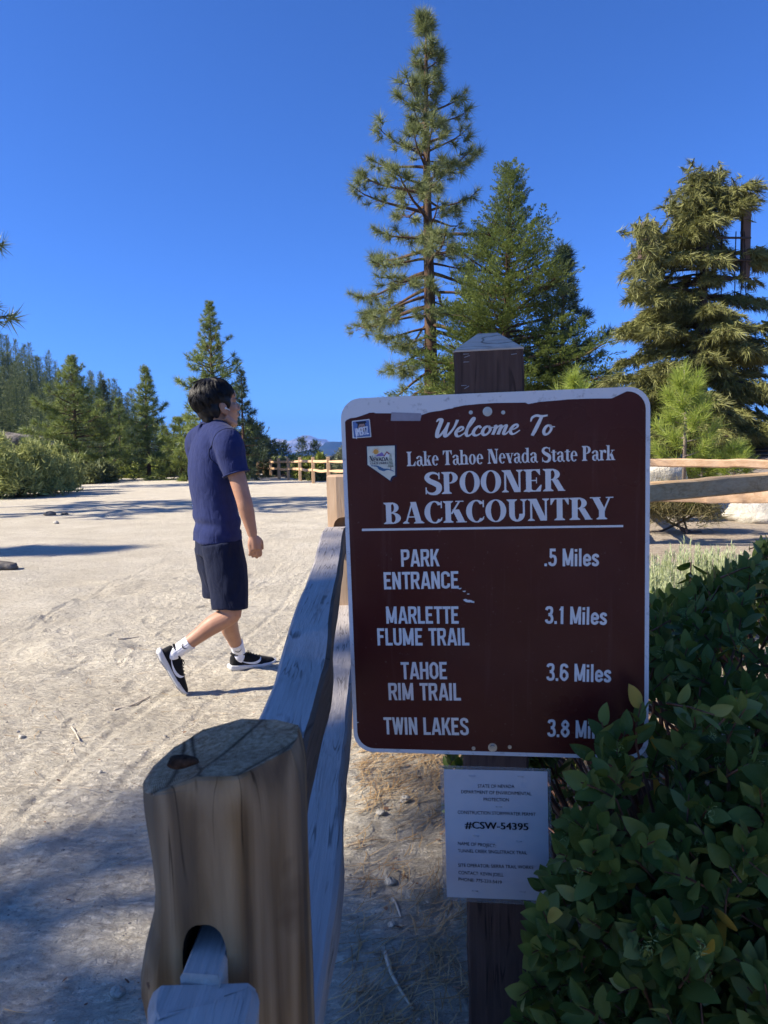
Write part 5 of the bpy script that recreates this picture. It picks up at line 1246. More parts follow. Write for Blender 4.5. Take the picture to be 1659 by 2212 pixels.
def leaf_tm(L, W, fold, curl, seed):
    r = np.random.RandomState(seed); n = 7; V = []; 
    t = np.linspace(0, 1, n); wv_ = W * np.sin(PI * t ** .82) ** .75 * (1 - .12 * t) + .0006
    for i in range(n):
        z = -curl * L * t[i] ** 2; x = t[i] * L
        for s_ in (-1, -.5, 0, .5, 1): V.append((x, s_ * wv_[i] * .5, z + abs(s_) * wv_[i] * fold + r.uniform(-1, 1) * .0006))
    F = []
    for i in range(n - 1):
        for j in range(4): F.append((i * 5 + j, (i + 1) * 5 + j, (i + 1) * 5 + j + 1, i * 5 + j + 1))
    return np.array(V), np.array(F)
LT = [leaf_tm(1, r_, f, c_, i) for i, (r_, f, c_) in enumerate([(.58, .12, .05), (.66, .08, -.06), (.54, .18, .12), (.72, .1, .02), (.48, .2, .0), (.62, .05, .14)])]
def put_leaves(mb, P, D, U, S_, r):
    P = np.asarray(P); D = np.asarray(D); U = np.asarray(U); S_ = np.asarray(S_); D = D / np.linalg.norm(D, axis=1)[:, None]; Y_ = np.cross(U, D); Y_ /= np.linalg.norm(Y_, axis=1)[:, None] + 1e-9; Z_ = np.cross(D, Y_)
    wh = r.randint(0, len(LT), len(P))
    for w_ in range(len(LT)):
        s_ = np.where(wh == w_)[0]
        if not len(s_): continue
        T, F = LT[w_]; M = np.stack([D[s_], Y_[s_], Z_[s_]], 1); W = np.einsum('tk,ikj->itj', T, M) * S_[s_][:, None, None] + P[s_][:, None, :]
        FF = (F[None] + (np.arange(len(s_)) * len(T))[:, None, None]).reshape(-1, 4); mb.add(W.reshape(-1, 3), FF)
def ztop(x, y):   # crown height of the bush over the ground plan
    return np.interp(x, [.15, .28, .42, .6, .8, 1.05, 1.4, 1.9], [.36, .66, .84, .96, 1.06, 1.16, 1.22, 1.25]) * np.interp(y, [.75, 1.0, 1.3, 2.0, 2.5, 2.9], [.80, .92, 1.0, 1.02, .96, .8])
rm = np.random.RandomState(77); mroot = thing('manzanita_bush', 'broad-leaved manzanita bush in shade at the lower right, overlapping the sign', 'shrub', (.95, 1.75, gzf(.95, 1.75)))
lf = MB(); ye = MB(); bd_ = MB(); stm = MB()
P, D, U, SZ = [], [], [], []; YP = [[], [], [], []]; BV = []
roots = [np.array([.75, 1.75, .02]), np.array([1.05, 1.6, .02]), np.array([1.3, 1.95, .03]), np.array([.62, 1.45, .02]), np.array([1.6, 1.7, .02])]
def sprig(tip, dr, nl, sz):
    dr = nrm(dr); ln = nl * .0125; b0 = tip - dr * ln + np.array([0, 0, -.01]); s1 = nrm(np.cross(dr, rm.normal(size=3))); s2 = np.cross(dr, s1); ph = rm.uniform(0, 6)
    tube(stm, [b0, (b0 + tip) / 2 + rm.normal(size=3) * .003, tip], [.0024, .002, .0012], 4, False)
    for q_ in range(nl):
        t = q_ / nl; ph += 2.4; out = s1 * math.cos(ph) + s2 * math.sin(ph); p0 = b0 + (tip - b0) * t + out * .004
        d = nrm(out * (1.05 - .5 * t) + dr * (.55 + .6 * t) + np.array([0, 0, .30]) + rm.normal(size=3) * .15); u_ = nrm(dr * 1.0 - out * .6 + rm.normal(size=3) * .2)
        yl = rm.rand() < .020
        tgt = YP if yl else [P, D, U, SZ]
        tgt[0].append(p0); tgt[1].append(d); tgt[2].append(u_); tgt[3].append(sz * rm.uniform(.7, 1.12) * (1 - .25 * t))
    if rm.rand() < .22:
        for q_ in range(26):
            pt = tip + np.array([0, 0, .004]) + nrm(rm.normal(size=3)) * .006 + np.array([rm.normal() * .003, -.006, -rm.rand() * .028]); d = nrm(rm.normal(size=3) + np.array([0, 0, -.6])); s_ = nrm(np.cross(d, rm.normal(size=3))) * .0011
            BV.extend([pt - s_, pt + s_, pt + d * rm.uniform(.006, .012)])
    return b0
# fill the volume, denser toward the surface
n_s = 0; tries = 0
while n_s < 1150 and tries < 120000:
    tries += 1; x = rm.uniform(.12, 1.95); y = rm.uniform(.82, 2.85); zt = float(ztop(x, y)); zt = min(zt, 1.45 - float(np.interp(x / y, [.2, .44, .56, .7], [.25, .215, .145, .10])) * y - .03); z = gzf(x, y) + zt * (1 - rm.rand() ** 1.7 * .95)
    lim = np.interp(z, [0, .3, .55, .75, 1.0], [.18, .22, .245, .29, .42])
    ysurf = np.interp(x, [.15, .5, 1.0, 2], [1.27, 1.14, 1.02, .95])
    if x < lim or y < ysurf - .05 or z < .06: continue
    # keep off the sign and its post, and out of the lens
    loc = Vector((x, y, z)) - SG.o; ins = loc.dot(SG.x); dep = loc.dot(SG.n)
    if ins < SW / 2 + .02 and -.22 < dep < .055 and z < 1.6: continue
    if ins < .10 and dep > -.05 and z > .80: continue
    if dep > 0 and ins < SW / 2 + .03 and z > np.interp(ins, [-.1, .08, .2, .33], [.38, .70, .78, .90]): continue
    front = (y - ysurf) < .35 or (zt + gzf(x, y) - z) < .22 or x - lim < .15
    if not front and rm.rand() < .72: continue
    dr = np.array([x - .95, (y - 1.9) * .8 - .25, .75]) + rm.normal(size=3) * .35
    b0 = sprig(np.array([x, y, z]), dr, rm.randint(6, 11), rm.uniform(.052, .074))
    n_s += 1
    if rm.rand() < .34:
        rt = roots[int(np.argmin([np.linalg.norm(b0[:2] - q_[:2]) for q_ in roots]))]; m_ = rt + (b0 - rt) * .55 + np.array([rm.normal() * .05, rm.normal() * .05, .05])
        tube(stm, spline([rt + rm.normal(size=3) * [.05, .05, 0], m_, b0], 5), np.linspace(.010, .0026, 11), 5, False)
for i in range(520):      # the skirt of the bush, down to the ground
    x = rm.uniform(.2, 1.25); y = float(np.interp(x, [.15, .5, 1.0, 2], [1.24, 1.10, .98, .92])) + rm.uniform(-.06, .22); z = gzf(x, y) + rm.uniform(.04, .74)
    if x < np.interp(z, [0, .3, .55, .75, 1.0], [.20, .23, .27, .33, .46]): continue
    loc = Vector((x, y, z)) - SG.o; ins = loc.dot(SG.x); dep = loc.dot(SG.n)
    if ins < .12 and dep < .10: continue
    b0 = sprig(np.array([x, y, z]), np.array([x - .9, -.55, .6]) + rm.normal(size=3) * .4, rm.randint(6, 10), rm.uniform(.052, .074))
    if rm.rand() < .2:
        rt = roots[int(np.argmin([np.linalg.norm(b0[:2] - q_[:2]) for q_ in roots]))]; tube(stm, spline([rt, rt + (b0 - rt) * .5 + np.array([0, 0, .04]), b0], 5), np.linspace(.008, .0024, 11), 5, False)
for i in range(90):       # close against the right edge of the sign
    q_ = SG.o + SG.x * rm.uniform(.335, .52) + SG.n * rm.uniform(-.35, .22); z = rm.uniform(.42, 1.0)
    if z > 1.45 - .235 * q_.y: continue
    sprig(np.array([q_.x, q_.y, z]), np.array([-.15, -.4, .8]) + rm.normal(size=3) * .4, rm.randint(6, 10), rm.uniform(.050, .070))
# the few sprigs that reach across the sign and the notice
for u, v, y, dx, nl in [(1300, 1560, 1.33, (-.3, -.3, .8), 6), (1335, 1600, 1.30, (-.2, -.5, .7), 8), (1350, 1580, 1.32, (.1, -.4, .9), 8), (1385, 1520, 1.36, (.0, -.3, 1), 7), (1305, 1668, 1.27, (-.5, -.4, .5), 9), (1255, 1690, 1.26, (-.8, -.3, .4), 7), (1370, 1655, 1.28, (.1, -.6, .6), 9), (1240, 1770, 1.25, (-.6, -.2, .7), 8), (1195, 1840, 1.25, (-.9, -.2, .35), 7), (1215, 1915, 1.24, (-.8, -.3, .3), 8), (1268, 1628, 1.30, (-.7, -.2, .3), 5), (1290, 1780, 1.2, (-.3, -.6, .6), 9), (1320, 1880, 1.16, (-.2, -.7, .5), 10), (1270, 1985, 1.18, (-.5, -.5, .5), 9), (1165, 2010, 1.26, (-.6, -.3, .7), 7), (1190, 2080, 1.24, (-.7, -.4, .4), 8)]:
    b0 = sprig(np.array(at(u, v, y)), np.array(dx), nl, .064); rt = roots[3]; tube(stm, spline([rt, rt + (b0 - rt) * .5 + np.array([.03, 0, .06]), b0], 5), np.linspace(.009, .0024, 11), 5, False)
put_leaves(lf, P, D, U, SZ, rm); put_leaves(ye, *YP, rm); bd_.add(np.array(BV), np.arange(len(BV)).reshape(-1, 3))
lf.build('foliage', MANZ, mroot); ye.build('yellow_leaves', YEL, mroot); bd_.build('flower_buds', BUD, mroot, smooth=False); stm.build('stems', MST, mroot)

# ------------------------------------------------------------------ litter on the ground
rl = np.random.RandomState(8)
def gh(x, y):
    return gz(x, y) + relief(np.atleast_1d(x), np.atleast_1d(y)).reshape(np.shape(x))
N_ = 22000; x = rl.uniform(-.12, 1.5, N_); y = rl.uniform(.9, 4.2, N_); keep = (fbm(x * 2.2, y * 2.2, 3, 5) + .35 * rl.uniform(-1, 1, N_)) >.10; x, y = x[keep], y[keep]
x2 = rl.uniform(-3, 0, 260); y2_ = rl.uniform(.9, 5, 260); x = np.concatenate([x, x2]); y = np.concatenate([y, y2_]); n = len(x)
an = rl.uniform(0, PI, n) * .6 + .2 * np.round(x * 4); L = rl.uniform(.05, .16, n); dx = np.cos(an) * L / 2; dy = np.sin(an) * L / 2
sx_, sy_ = -np.sin(an) * .0014, np.cos(an) * .0014; h = gh(x, y) + rl.uniform(.002, .014, n); t1 = rl.uniform(-.008, .008, n)
V = np.stack([np.stack([x - dx - sx_, y - dy - sy_, h - t1], 1), np.stack([x - dx + sx_, y - dy + sy_, h - t1], 1), np.stack([x + sx_ + dy * .15, y + sy_ - dx * .15, h + .003], 1), np.stack([x - sx_ + dy * .15, y - sy_ - dx * .15, h + .003], 1), np.stack([x + dx, y + dy, h + t1], 1)], 1)
Q = (np.array([[0, 3, 2, 1]])[None] + (np.arange(n) * 5)[:, None, None]).reshape(-1, 4); T3 = (np.array([[3, 4, 2]])[None] + (np.arange(n) * 5)[:, None, None]).reshape(-1, 3)
mb = MB(); mb.add(V.reshape(-1, 3), Q); mb.F.append(T3); mb.M.append(np.zeros(len(T3), int))
tag(mb.build('pine_needle_litter', leafy('dry_needles', (.26, .15, .06), (.60, .42, .21), .8, .1), smooth=False), kind='stuff')
# bark chips, cone scales and dead leaves
n = 420; x = np.concatenate([rl.uniform(-.1, 1.2, 300), rl.uniform(-2.4, -.2, 120)]); y = rl.uniform(1.0, 4.4, n); h = gh(x, y) + .004; mb = MB()
for i in range(n):
    a = rl.uniform(0, 6); s_ = rl.uniform(.005, .013) * (1 if i < 300 else .7); k_ = rl.uniform(.3, .7)
    p = [(math.cos(a + q_) * s_ * e, math.sin(a + q_) * s_ * e * k_) for q_, e in ((0, 1.4), (1.2, .8), (2.6, 1), (3.5, 1.2), (4.6, .8))]
    tl = rl.normal(size=2) * .35; mb.add([(x[i] + q_[0], y[i] + q_[1], h[i] + .003 + q_[0] * tl[0] + q_[1] * tl[1]) for q_ in p], [(0, 1, 2, 3, 4)])
tag(mb.build('bark_litter', leafy('bark_chips', (.13, .06, .035), (.34, .20, .12), .85, .05), smooth=False), kind='stuff')
# grit
peb = MB(); ell(peb, (0, 0, 0), (1, .8, .6), None, 7, 4); PV = peb.verts(); PF_ = [f for f in peb.F]
n = 2600; x = rl.uniform(-3.2, 1.2, n); y = .8 + 5.5 * rl.rand(n) ** 1.3; h = gh(x, y); s_ = np.exp(rl.normal(-5.9, .45, n)); mb = MB()
for i in range(n):
    W = PV * (s_[i] * (1 + .25 * rl.normal(size=PV.shape))); mb.V.append(W + [x[i], y[i], h[i] + s_[i] * .2])
    for f, m_ in zip(peb.F, peb.M): mb.F.append(f + mb.n); mb.M.append(m_)
    mb.n += len(PV)
tag(mb.build('gravel', leafy('grit', (.20, .18, .15), (.52, .48, .41), .9, .0), smooth=False), kind='stuff')
# single stones, sticks
PEB = GRAN
for i, (u, v, s_, lab) in enumerate([(843, 1905, .020, 'pale pitted stone on the needle litter below the sign, left of the notice'), (848, 2000, .015, 'pale stone just below the bigger one beside the sign post'), (875, 1725, .024, 'pale stone lying in the sunlit litter under the sign'), (822, 1748, .018, 'pale stone half buried left of the one under the sign'), (255, 2147, .022, 'pitted grey stone with a shadow on the path left of the front post'), (216, 1669, .011, 'little dark pebble on the path left of the front post top'), (46, 1590, .016, 'pale pebble in the scuffed sand near the left edge'), (8, 1232, .16, 'grey rough stone at the left edge of the path'), (108, 1113, .14, 'weathered clod on the path, left of the walking person'), (140, 1111, .10, 'small dark clod beside the bigger one on the path'), (122, 1132, .06, 'dark pebble on the bright path below the clods')]):
    p = on_ground(u, v, .08); p = on_ground(u, v, float(gh(p.x, p.y))); rock('stone', lab, 'stone', (p.x, p.y, float(gh(p.x, p.y)) + s_ * .3), (s_, s_ * .85, s_ * (.7 if s_ < .1 else .45)), 60 + i, PEB if s_ < .1 else GRAN2, 'loose stones', .6, .22, 20, 14)
STK = timber('bleached_stick', [(.30, .23, .16), (.50, .42, .31), (.62, .55, .44), (.45, .38, .30)], 0, 60, .85)
for pts, rr_, lab in [([(833, 2062), (845, 2105), (868, 2150), (893, 2185)], .007, 'curved bleached stick lying at the foot of the sign post'), ([(850, 1945), (858, 1962), (867, 1985)], .006, 'short pale stick between the two stones beside the notice'), ([(247, 1533), (285, 1520), (325, 1506)], .006, 'brown twig on the bright path left of the person\'s shoes'), ([(155, 1569), (163, 1580), (172, 1598)], .006, 'pale curved chip of wood on the path near the left edge'), ([(255, 1085 + 298), (280, 1380), (300, 1376)], .005, 'thin twig on the path far left of the person')]:
    Q = []
    for u, v in pts:
        p = on_ground(u, v, .08); p = on_ground(u, v, float(gh(p.x, p.y))); Q.append((p.x, p.y, float(gh(p.x, p.y)) + rr_ * .8))
    mb = MB(); tube(mb, spline(Q, 5), np.linspace(rr_, rr_ * .5, 5 * (len(Q) - 1) + 1), 7); tag(mb.build('stick', STK, None, Q[0]), lab, 'stick', 'sticks on the ground')
# ------------------------------------------------------------------ the walking person
toe = on_ground(402, 1501, .08); toe = on_ground(402, 1501, float(gh(toe.x, toe.y)))
fl_ = on_ground(515, 1456, .08); fl_ = on_ground(515, 1456, float(gh(fl_.x, fl_.y)))
D0 = (toe.y + fl_.y) / 2 - .02
def pp(x, y, dd=0.0): return np.array(at(304.2 + .33755 * x, 774.2 + .33755 * y, D0 + dd))
FA = rad(27); fw = np.array([math.cos(FA), math.sin(FA), 0]); rt = np.array([math.sin(FA), -math.cos(FA), 0]); upv = np.array([0, 0, 1.0])
base = pp(480, 2080); gb_ = float(gh(base[0], base[1]))
person = thing('person', 'person in navy T-shirt and black shorts walking along the path with one heel raised', 'person', (base[0], base[1], gb_))
k = NT('skin', .5, .35); co = k.coord(); k.col(k.ramp(k.noise(co, 14, 4), [(.3, (.36, .185, .115)), (.7, (.43, .235, .15))])); k.b.inputs['Subsurface Weight'].default_value = .12; k.b.inputs['Subsurface Radius'].default_value = (.012, .005, .003); k.b.inputs['Subsurface Scale'].default_value = .6
k.bump(k.noise(co, 180, 3), .08, .002); SKIN = k.m
def cloth(name, c, fine=900, hi=1.25):
    k = NT(name, .9, .1); co = k.coord(); k.col(k.ramp(k.noise(co, 30, 4), [(.3, c), (.75, tuple(x * hi for x in c))]))
    k.b.inputs['Sheen Weight'].default_value = .06; k.b.inputs['Sheen Roughness'].default_value = .5
    k.bump(k.noise(co, fine, 2), .15, .001, k.bump(k.noise(k.coord('Object', (1, 1, .45)), 17, 3, .55, .9), .35, .03)); return k.m
SHIRT = cloth('navy_cotton', (.017, .024, .080)); SHORTS = cloth('black_cotton', (.008, .0115, .029)); SOCK = cloth('white_rib_knit', (.68, .68, .70), 500)
HAIR = NT('black_hair', .5, .28); HAIR.col((.006, .0055, .006)); HAIR = HAIR.m
def etube(mb, P, ra, rb, fwd, sides=18):
    """limb with elliptical sections: ra across, rb along fwd"""
    P = np.asarray(P, float); n = len(P); a = np.arange(sides) * 2 * PI / sides; V = []; T = np.gradient(P, axis=0)
    for i in range(n):
        t = nrm(T[i]); B = nrm(fwd - t * np.dot(fwd, t)); A = np.cross(t, B); V.append(P[i] + ra[i] * np.cos(a)[:, None] * A + rb[i] * np.sin(a)[:, None] * B)
    rings(mb, V, True)
def limb(mb, pts, rad_, fwd=fw, n=5, flat=1.0):
    P = spline(pts, n); R = np.interp(np.linspace(0, 1, len(P)), np.linspace(0, 1, len(rad_)), rad_); etube(mb, P, R * flat, R, np.asarray(fwd, float))
# head frame
ha = rad(33); hp = rad(8); hf = np.array([math.cos(ha) * math.cos(hp), math.sin(ha) * math.cos(hp), math.sin(hp)]); hr = np.array([math.sin(ha), -math.cos(ha), 0]); hu = np.cross(hr, hf)
HC = pp(497, 310, -.01); HS = 1.07; HR = np.stack([hf, -hr, hu], 1)      # local axes: x forward, y to the person's left, z up
def hl_(x, y, z): return HC + HS * (HR @ np.array([x, y, z]))
def hell(mb, c, r, tilt=None, nu=22, nv=14):
    R = HR if tilt is None else HR @ tilt; ell(mb, hl_(*c), np.array(r) * HS, R, nu, nv)
body = MB()
hell(body, (-.012, 0, .030), (.098, .077, .090)); hell(body, (.030, 0, -.030), (.066, .060, .086)); hell(body, (.052, 0, -.094), (.034, .036, .026)); hell(body, (.070, 0, -.098), (.020, .022, .018))
hell(body, (.074, 0, .026), (.026, .052, .016)); hell(body, (.070, 0, .055), (.030, .055, .035))
for s_ in (-1, 1):
    hell(body, (.058, s_ * .038, -.018), (.032, .026, .030)); limb(body, [hl_(.0, s_ * .060, -.055), hl_(.03, s_ * .052, -.085), hl_(.066, s_ * .018, -.104)], [.022, .021, .018])
    Rt = np.array(Matrix.Rotation(rad(-12), 3, 'Y')); hell(body, (-.004, s_ * .080, -.012), (.021, .0085, .033), Rt, 16, 10); hell(body, (.006, s_ * .077, -.036), (.011, .007, .012), None, 12, 8)
limb(body, [hl_(.088, 0, .022), hl_(.104, 0, -.004), hl_(.114, 0, -.020)], [.010, .011, .0125]); hell(body, (.104, 0, -.024), (.014, .017, .010))
hell(body, (.093, 0, -.046), (.013, .022, .0065)); hell(body, (.092, 0, -.058), (.013, .020, .0075)); hell(body, (.084, 0, -.052), (.016, .028, .018)); hell(body, (.083, 0, -.074), (.012, .020, .010))
# neck, trunk
limb(body, [hl_(-.022, 0, -.02), hl_(-.024, 0, -.085), pp(478, 440), pp(468, 500)], [.062, .058, .062, .085])
ctr = [(470, 446, .078, .072), (468, 468, .125, .086), (464, 500, .172, .100), (460, 545, .198, .112), (454, 620, .203, .120), (450, 720, .198, .125), (456, 820, .192, .122), (468, 920, .186, .119), (481, 1000, .183, .119), (489, 1065, .190, .126), (491, 1125, .194, .131), (492, 1165, .195, .133)]
def trunk_rings(mb, k_, rows, sides=40, sq=2.15, dz=0):
    a = np.arange(sides) * 2 * PI / sides; V = []
    c0, s0 = np.cos(a), np.sin(a); q_ = (np.abs(c0) ** sq + np.abs(s0) ** sq) ** (-1 / sq)
    for x, y, A, B in rows:
        V.append(pp(x, y) + (A * k_ * c0 * q_)[:, None] * rt + (B * k_ * s0 * q_)[:, None] * fw)
    rings(mb, V[::-1], True)
trunk_rings(body, .86, ctr); limb(body, [pp(490, 1060), pp(492, 1150), pp(492, 1250)], [.09, .10, .085], fw, 5, 1.45)
# arms
shR, elR, wrR = pp(556, 545, -.165), pp(658, 905, -.20), pp(716, 1128, -.175)
shL, elL, wrL = pp(372, 540, .165), pp(430, 900, .20), pp(520, 1085, .16)
arm_f = nrm(fw * 1.0 + rt * .2)
def arm(sh, el, wr):
    m1 = sh + (el - sh) * .45; m2 = el + (wr - el) * .35
    limb(body, [sh, m1, el, m2, wr], [.056, .049, .0425, .042, .0265], arm_f, 6, .92)
arm(shR, elR, wrR); arm(shL, elL, wrL)
def hand(wr, el, side):
    """palm, four curled fingers of unequal length, thumb from the side of the palm"""
    dn = nrm(nrm(wr - el) * .8 + np.array([0, 0, -.5])); th = nrm(fw - dn * np.dot(fw, dn)); inn = np.cross(dn, th) * side; inn = nrm(inn)
    if np.dot(inn, rt) > 0 and side > 0: inn = -inn
    if side < 0 and np.dot(inn, rt) < 0: inn = -inn
    # th: towards the thumb edge; inn: palm side, to the thigh
    pc = wr + dn * .048; V = []
    limb(body, [wr - dn * .012, wr + dn * .02, wr + dn * .05, wr + dn * .084], [.0215, .0235, .027, .0265], inn, 4, 1.0)
    for q_ in (-.022, .0, .022): limb(body, [wr + dn * .015 + th * q_ * .5, wr + dn * .05 + th * q_, wr + dn * .09 + th * q_], [.014, .0155, .0125], inn, 4)
    for i, (o_, L, c_) in enumerate([(.027, .070, .75), (.009, .078, .95), (-.010, .073, 1.1), (-.027, .058, 1.2)]):
        b0 = wr + dn * (.084 - .004 * abs(i - 1)) + th * o_; d1 = nrm(dn + inn * .30 * c_ + th * o_ * 2); p1 = b0 + d1 * L * .46
        d2 = nrm(dn * .75 + inn * .95 * c_); p2 = p1 + d2 * L * .32; d3 = nrm(dn * .15 + inn * 1.2 * c_); p3 = p2 + d3 * L * .26
        limb(body, [b0 - dn * .012, b0, p1, p2, p3], [.0105, .0102, .0092, .0084, .0066], th, 4)
    t0 = wr + dn * .022 + th * .020; t1 = t0 + nrm(dn * .75 + th * .62 + inn * .35) * .038; t2 = t1 + nrm(dn * .95 + th * .15 + inn * .30) * .030; t3 = t2 + nrm(dn + inn * .35) * .022
    limb(body, [t0, t1, t2, t3], [.0150, .0125, .0108, .0078], inn, 5)
hand(wrR, elR, 1); hand(wrL, elL, -1)
# feet, then legs
fa = rad(20); ff = np.array([math.cos(fa), math.sin(fa), 0]); fr = np.array([math.sin(fa), -math.cos(fa), 0])
pt_ = rad(62); X_ = ff * math.cos(pt_) - upv * math.sin(pt_); Z_ = ff * math.sin(pt_) + upv * math.cos(pt_); MR = np.stack([X_, -fr, Z_], 1)
oR = np.array([toe.x, toe.y, toe.z + .003]) - MR @ np.array([.288, 0, .018]);
fb = rad(30); ff2 = np.array([math.cos(fb), math.sin(fb), 0]); fr2 = np.array([math.sin(fb), -math.cos(fb), 0]); ML = np.stack([ff2, -fr2, upv], 1)
oL = np.array(on_ground(491, 1452, float(gh(fl_.x, fl_.y)))) + np.array([.02, .03, .0]);
hipR, knR, anR = pp(515, 1215, -.085), pp(578, 1640, -.13), oR + MR @ np.array([.046, 0, .110])
hipL, knL, anL = pp(462, 1215, .085), pp(556, 1640, .10), oL + ML @ np.array([.050, 0, .112])
def leg(h, kn, an, cf):
    limb(body, [h, h + (kn - h) * .5, kn + (h - kn) * .08], [.085, .076, .058], fw, 6)
    s1 = kn + (an - kn) * .30 + cf * .012; s2 = kn + (an - kn) * .62 + cf * .006
    limb(body, [kn + (h - kn) * .10, kn, s1, s2, an], [.058, .054, .0555, .043, .033], fw, 6)
leg(hipR, knR, anR, np.cross(nrm(anR - knR), rt)); leg(hipL, knL, anL, -fw)
B2 = solid(body, .0042, 5, .5)
BV_ = B2.verts(); B2.setv(BV_ + B2.N * (.0012 * vn3(BV_, 22, 4))[:, None])
B2.build('body', SKIN, person)
# eyes and brows
for s_ in (-1, 1):
    mb = MB(); hell(mb, (.0830, s_ * .031, .004), (.0070, .0105, .0055), None, 14, 10); mb.build('eye', plain('eye_white', (.40, .36, .34), .4), person)
    mb = MB(); hell(mb, (.0895, s_ * .032, .004), (.0036, .0055, .0055), None, 12, 8); mb.build('iris', plain('iris_brown', (.02, .012, .008), .2), person)
    mb = MB(); limb(mb, [hl_(.098, s_ * .014, .026), hl_(.095, s_ * .034, .032), hl_(.082, s_ * .052, .027)], [.003, .0036, .002]); mb.build('eyebrow', HAIR, person)
mb = MB(); limb(mb, [hl_(.109, -.001, -.0515), hl_(.1055, -.010, -.0515), hl_(.096, -.021, -.0525)], [.0022, .0022, .001]); mb.build('lips', plain('lip', (.30, .12, .10), .45), person)
# hair: a fitted mass with locks laid over it
hm = MB(); hell(hm, (-.026, 0, .050), (.107, .088, .087)); hell(hm, (-.064, 0, -.004), (.056, .070, .064)); hell(hm, (-.068, 0, -.050), (.032, .052, .040)); hell(hm, (.034, 0, .080), (.058, .072, .046)); hell(hm, (.062, 0, .066), (.032, .060, .034))
for s_ in (-1, 1): hell(hm, (-.004, s_ * .062, .045), (.058, .026, .050)); hell(hm, (-.046, s_ * .064, -.010), (.030, .018, .050)); hell(hm, (.028, s_ * .066, .022), (.018, .014, .042))
H2 = solid(hm, .006, 3); HVt = H2.verts(); H2.setv(HVt + H2.N * (.005 * vn3(HVt, 48, 2))[:, None])
hair = H2.build('hair', HAIR, person)
rh = np.random.RandomState(3); st = MB(); W0 = np.array([-.035, .01, .148])
Sx = np.array([.114, .092, .095]); Sc = np.array([-.026, 0, .050])
def surf(dv, ex=0):
    d = dv / np.sqrt(((dv / Sx) ** 2).sum()); p = Sc + d
    if p[2] < .0: p = p + np.array([-.0, 0, 0]); p[0] = p[0] * 1.0 - .01 * min(1, -p[2] / .05); p[1] *= 1 - .25 * min(1, -p[2] / .09)
    return p * (1 + ex)
for i in range(330):
    ph = rh.uniform(-PI, PI); thmax = np.interp(abs(ph), [0, .5, 1.0, 1.45, 1.7, 2.2, PI], [1.30, 1.36, 1.50, 1.42, 1.70, 2.05, 2.16]) + rh.normal() * .08
    th0 = rh.uniform(.02, thmax - .25); th1 = min(th0 + rh.uniform(.4, .95), thmax + .10); sw = rh.normal() * .22; lift = rh.uniform(.0, .07) * (1.6 if rh.rand() < .2 else 1); ex0 = rh.uniform(.0, .04)
    for z_ in range(13):
        dp, dt, m_ = rh.normal() * .075, rh.normal() * .05, 7; PS = []
        for q_ in range(m_):
            f = q_ / (m_ - 1); t = th0 + dt + (th1 - th0) * f; p_ = ph + dp * (1 - .75 * f) + sw * f
            d = np.array([math.sin(t) * math.cos(p_), math.sin(t) * math.sin(p_), math.cos(t)]); PS.append(surf(d, ex0 + .02 * math.sin(f * PI) + lift * f ** 1.6 + .006 * rh.rand()))
        P = np.array([hl_(*p) for p in PS]); T = np.gradient(P, axis=0); N = P - HC; N /= np.linalg.norm(N, axis=1)[:, None]; A = np.cross(T, N); A /= np.linalg.norm(A, axis=1)[:, None]
        wd_ = np.array([.5, .9, 1, 1, .8, .5, .05]) * rh.uniform(.0008, .0016); Vq = np.stack([P - A * wd_[:, None], P + N * .0012, P + A * wd_[:, None]], 1).reshape(-1, 3)
        st.add(Vq, [f for q_ in range(m_ - 1) for f in ((3 * q_, 3 * q_ + 3, 3 * q_ + 4, 3 * q_ + 1), (3 * q_ + 1, 3 * q_ + 4, 3 * q_ + 5, 3 * q_ + 2))])
st.build('hair_locks', HAIR, hair)
# earbud
mb = MB(); hell(mb, (.004, -.0905, -.014), (.006, .005, .006), None, 12, 8); limb(mb, [hl_(.003, -.093, -.013), hl_(.014, -.093, -.020), hl_(.024, -.091, -.026)], [.0032, .0028, .0026]); mb.build('earbud', plain('white_plastic', (.62, .62, .60), .3, .5), person)

# T-shirt
sh = MB(); trunk_rings(sh, 1.0, ctr, 56)
limb(sh, [pp(470, 470), shR + np.array([0, 0, .002]), shR + (elR - shR) * .28, shR + (elR - shR) * .545], [.085, .083, .078, .072], arm_f, 7); limb(sh, [pp(455, 480), shL, shL + (elL - shL) * .28, shL + (elL - shL) * .54], [.085, .083, .078, .072], arm_f, 7)
S2 = solid(sh, .0065, 6)
V = S2.verts(); loc = V - pp(470, 800); a_ = loc @ rt; b_ = loc @ fw; z_ = loc[:, 2]
fold = .011 * vnoise(a_ * 9 + z_ * 4 + b_ * 5, z_ * 11 - b_ * 9, 3) + .008 * vnoise(b_ * 14 + a_ * 6 - z_ * 10, z_ * 6 + a_ * 8, 8)
low_ = sstep(-.12, -.32, z_); fold = fold * (.55 + 1.3 * low_) + low_ * .010 * np.sin(z_ * 55 + 9 * b_ + 3 * vnoise(a_ * 8, b_ * 8, 2)) * sstep(-.34, -.22, z_)
fold = fold - .006 * np.exp(-((z_ + .22) / .02) ** 2) * np.clip(-b_ * 12, 0, 1)
S2.setv(V + S2.N * fold[:, None]); shirt = S2.build('t_shirt', SHIRT, person)
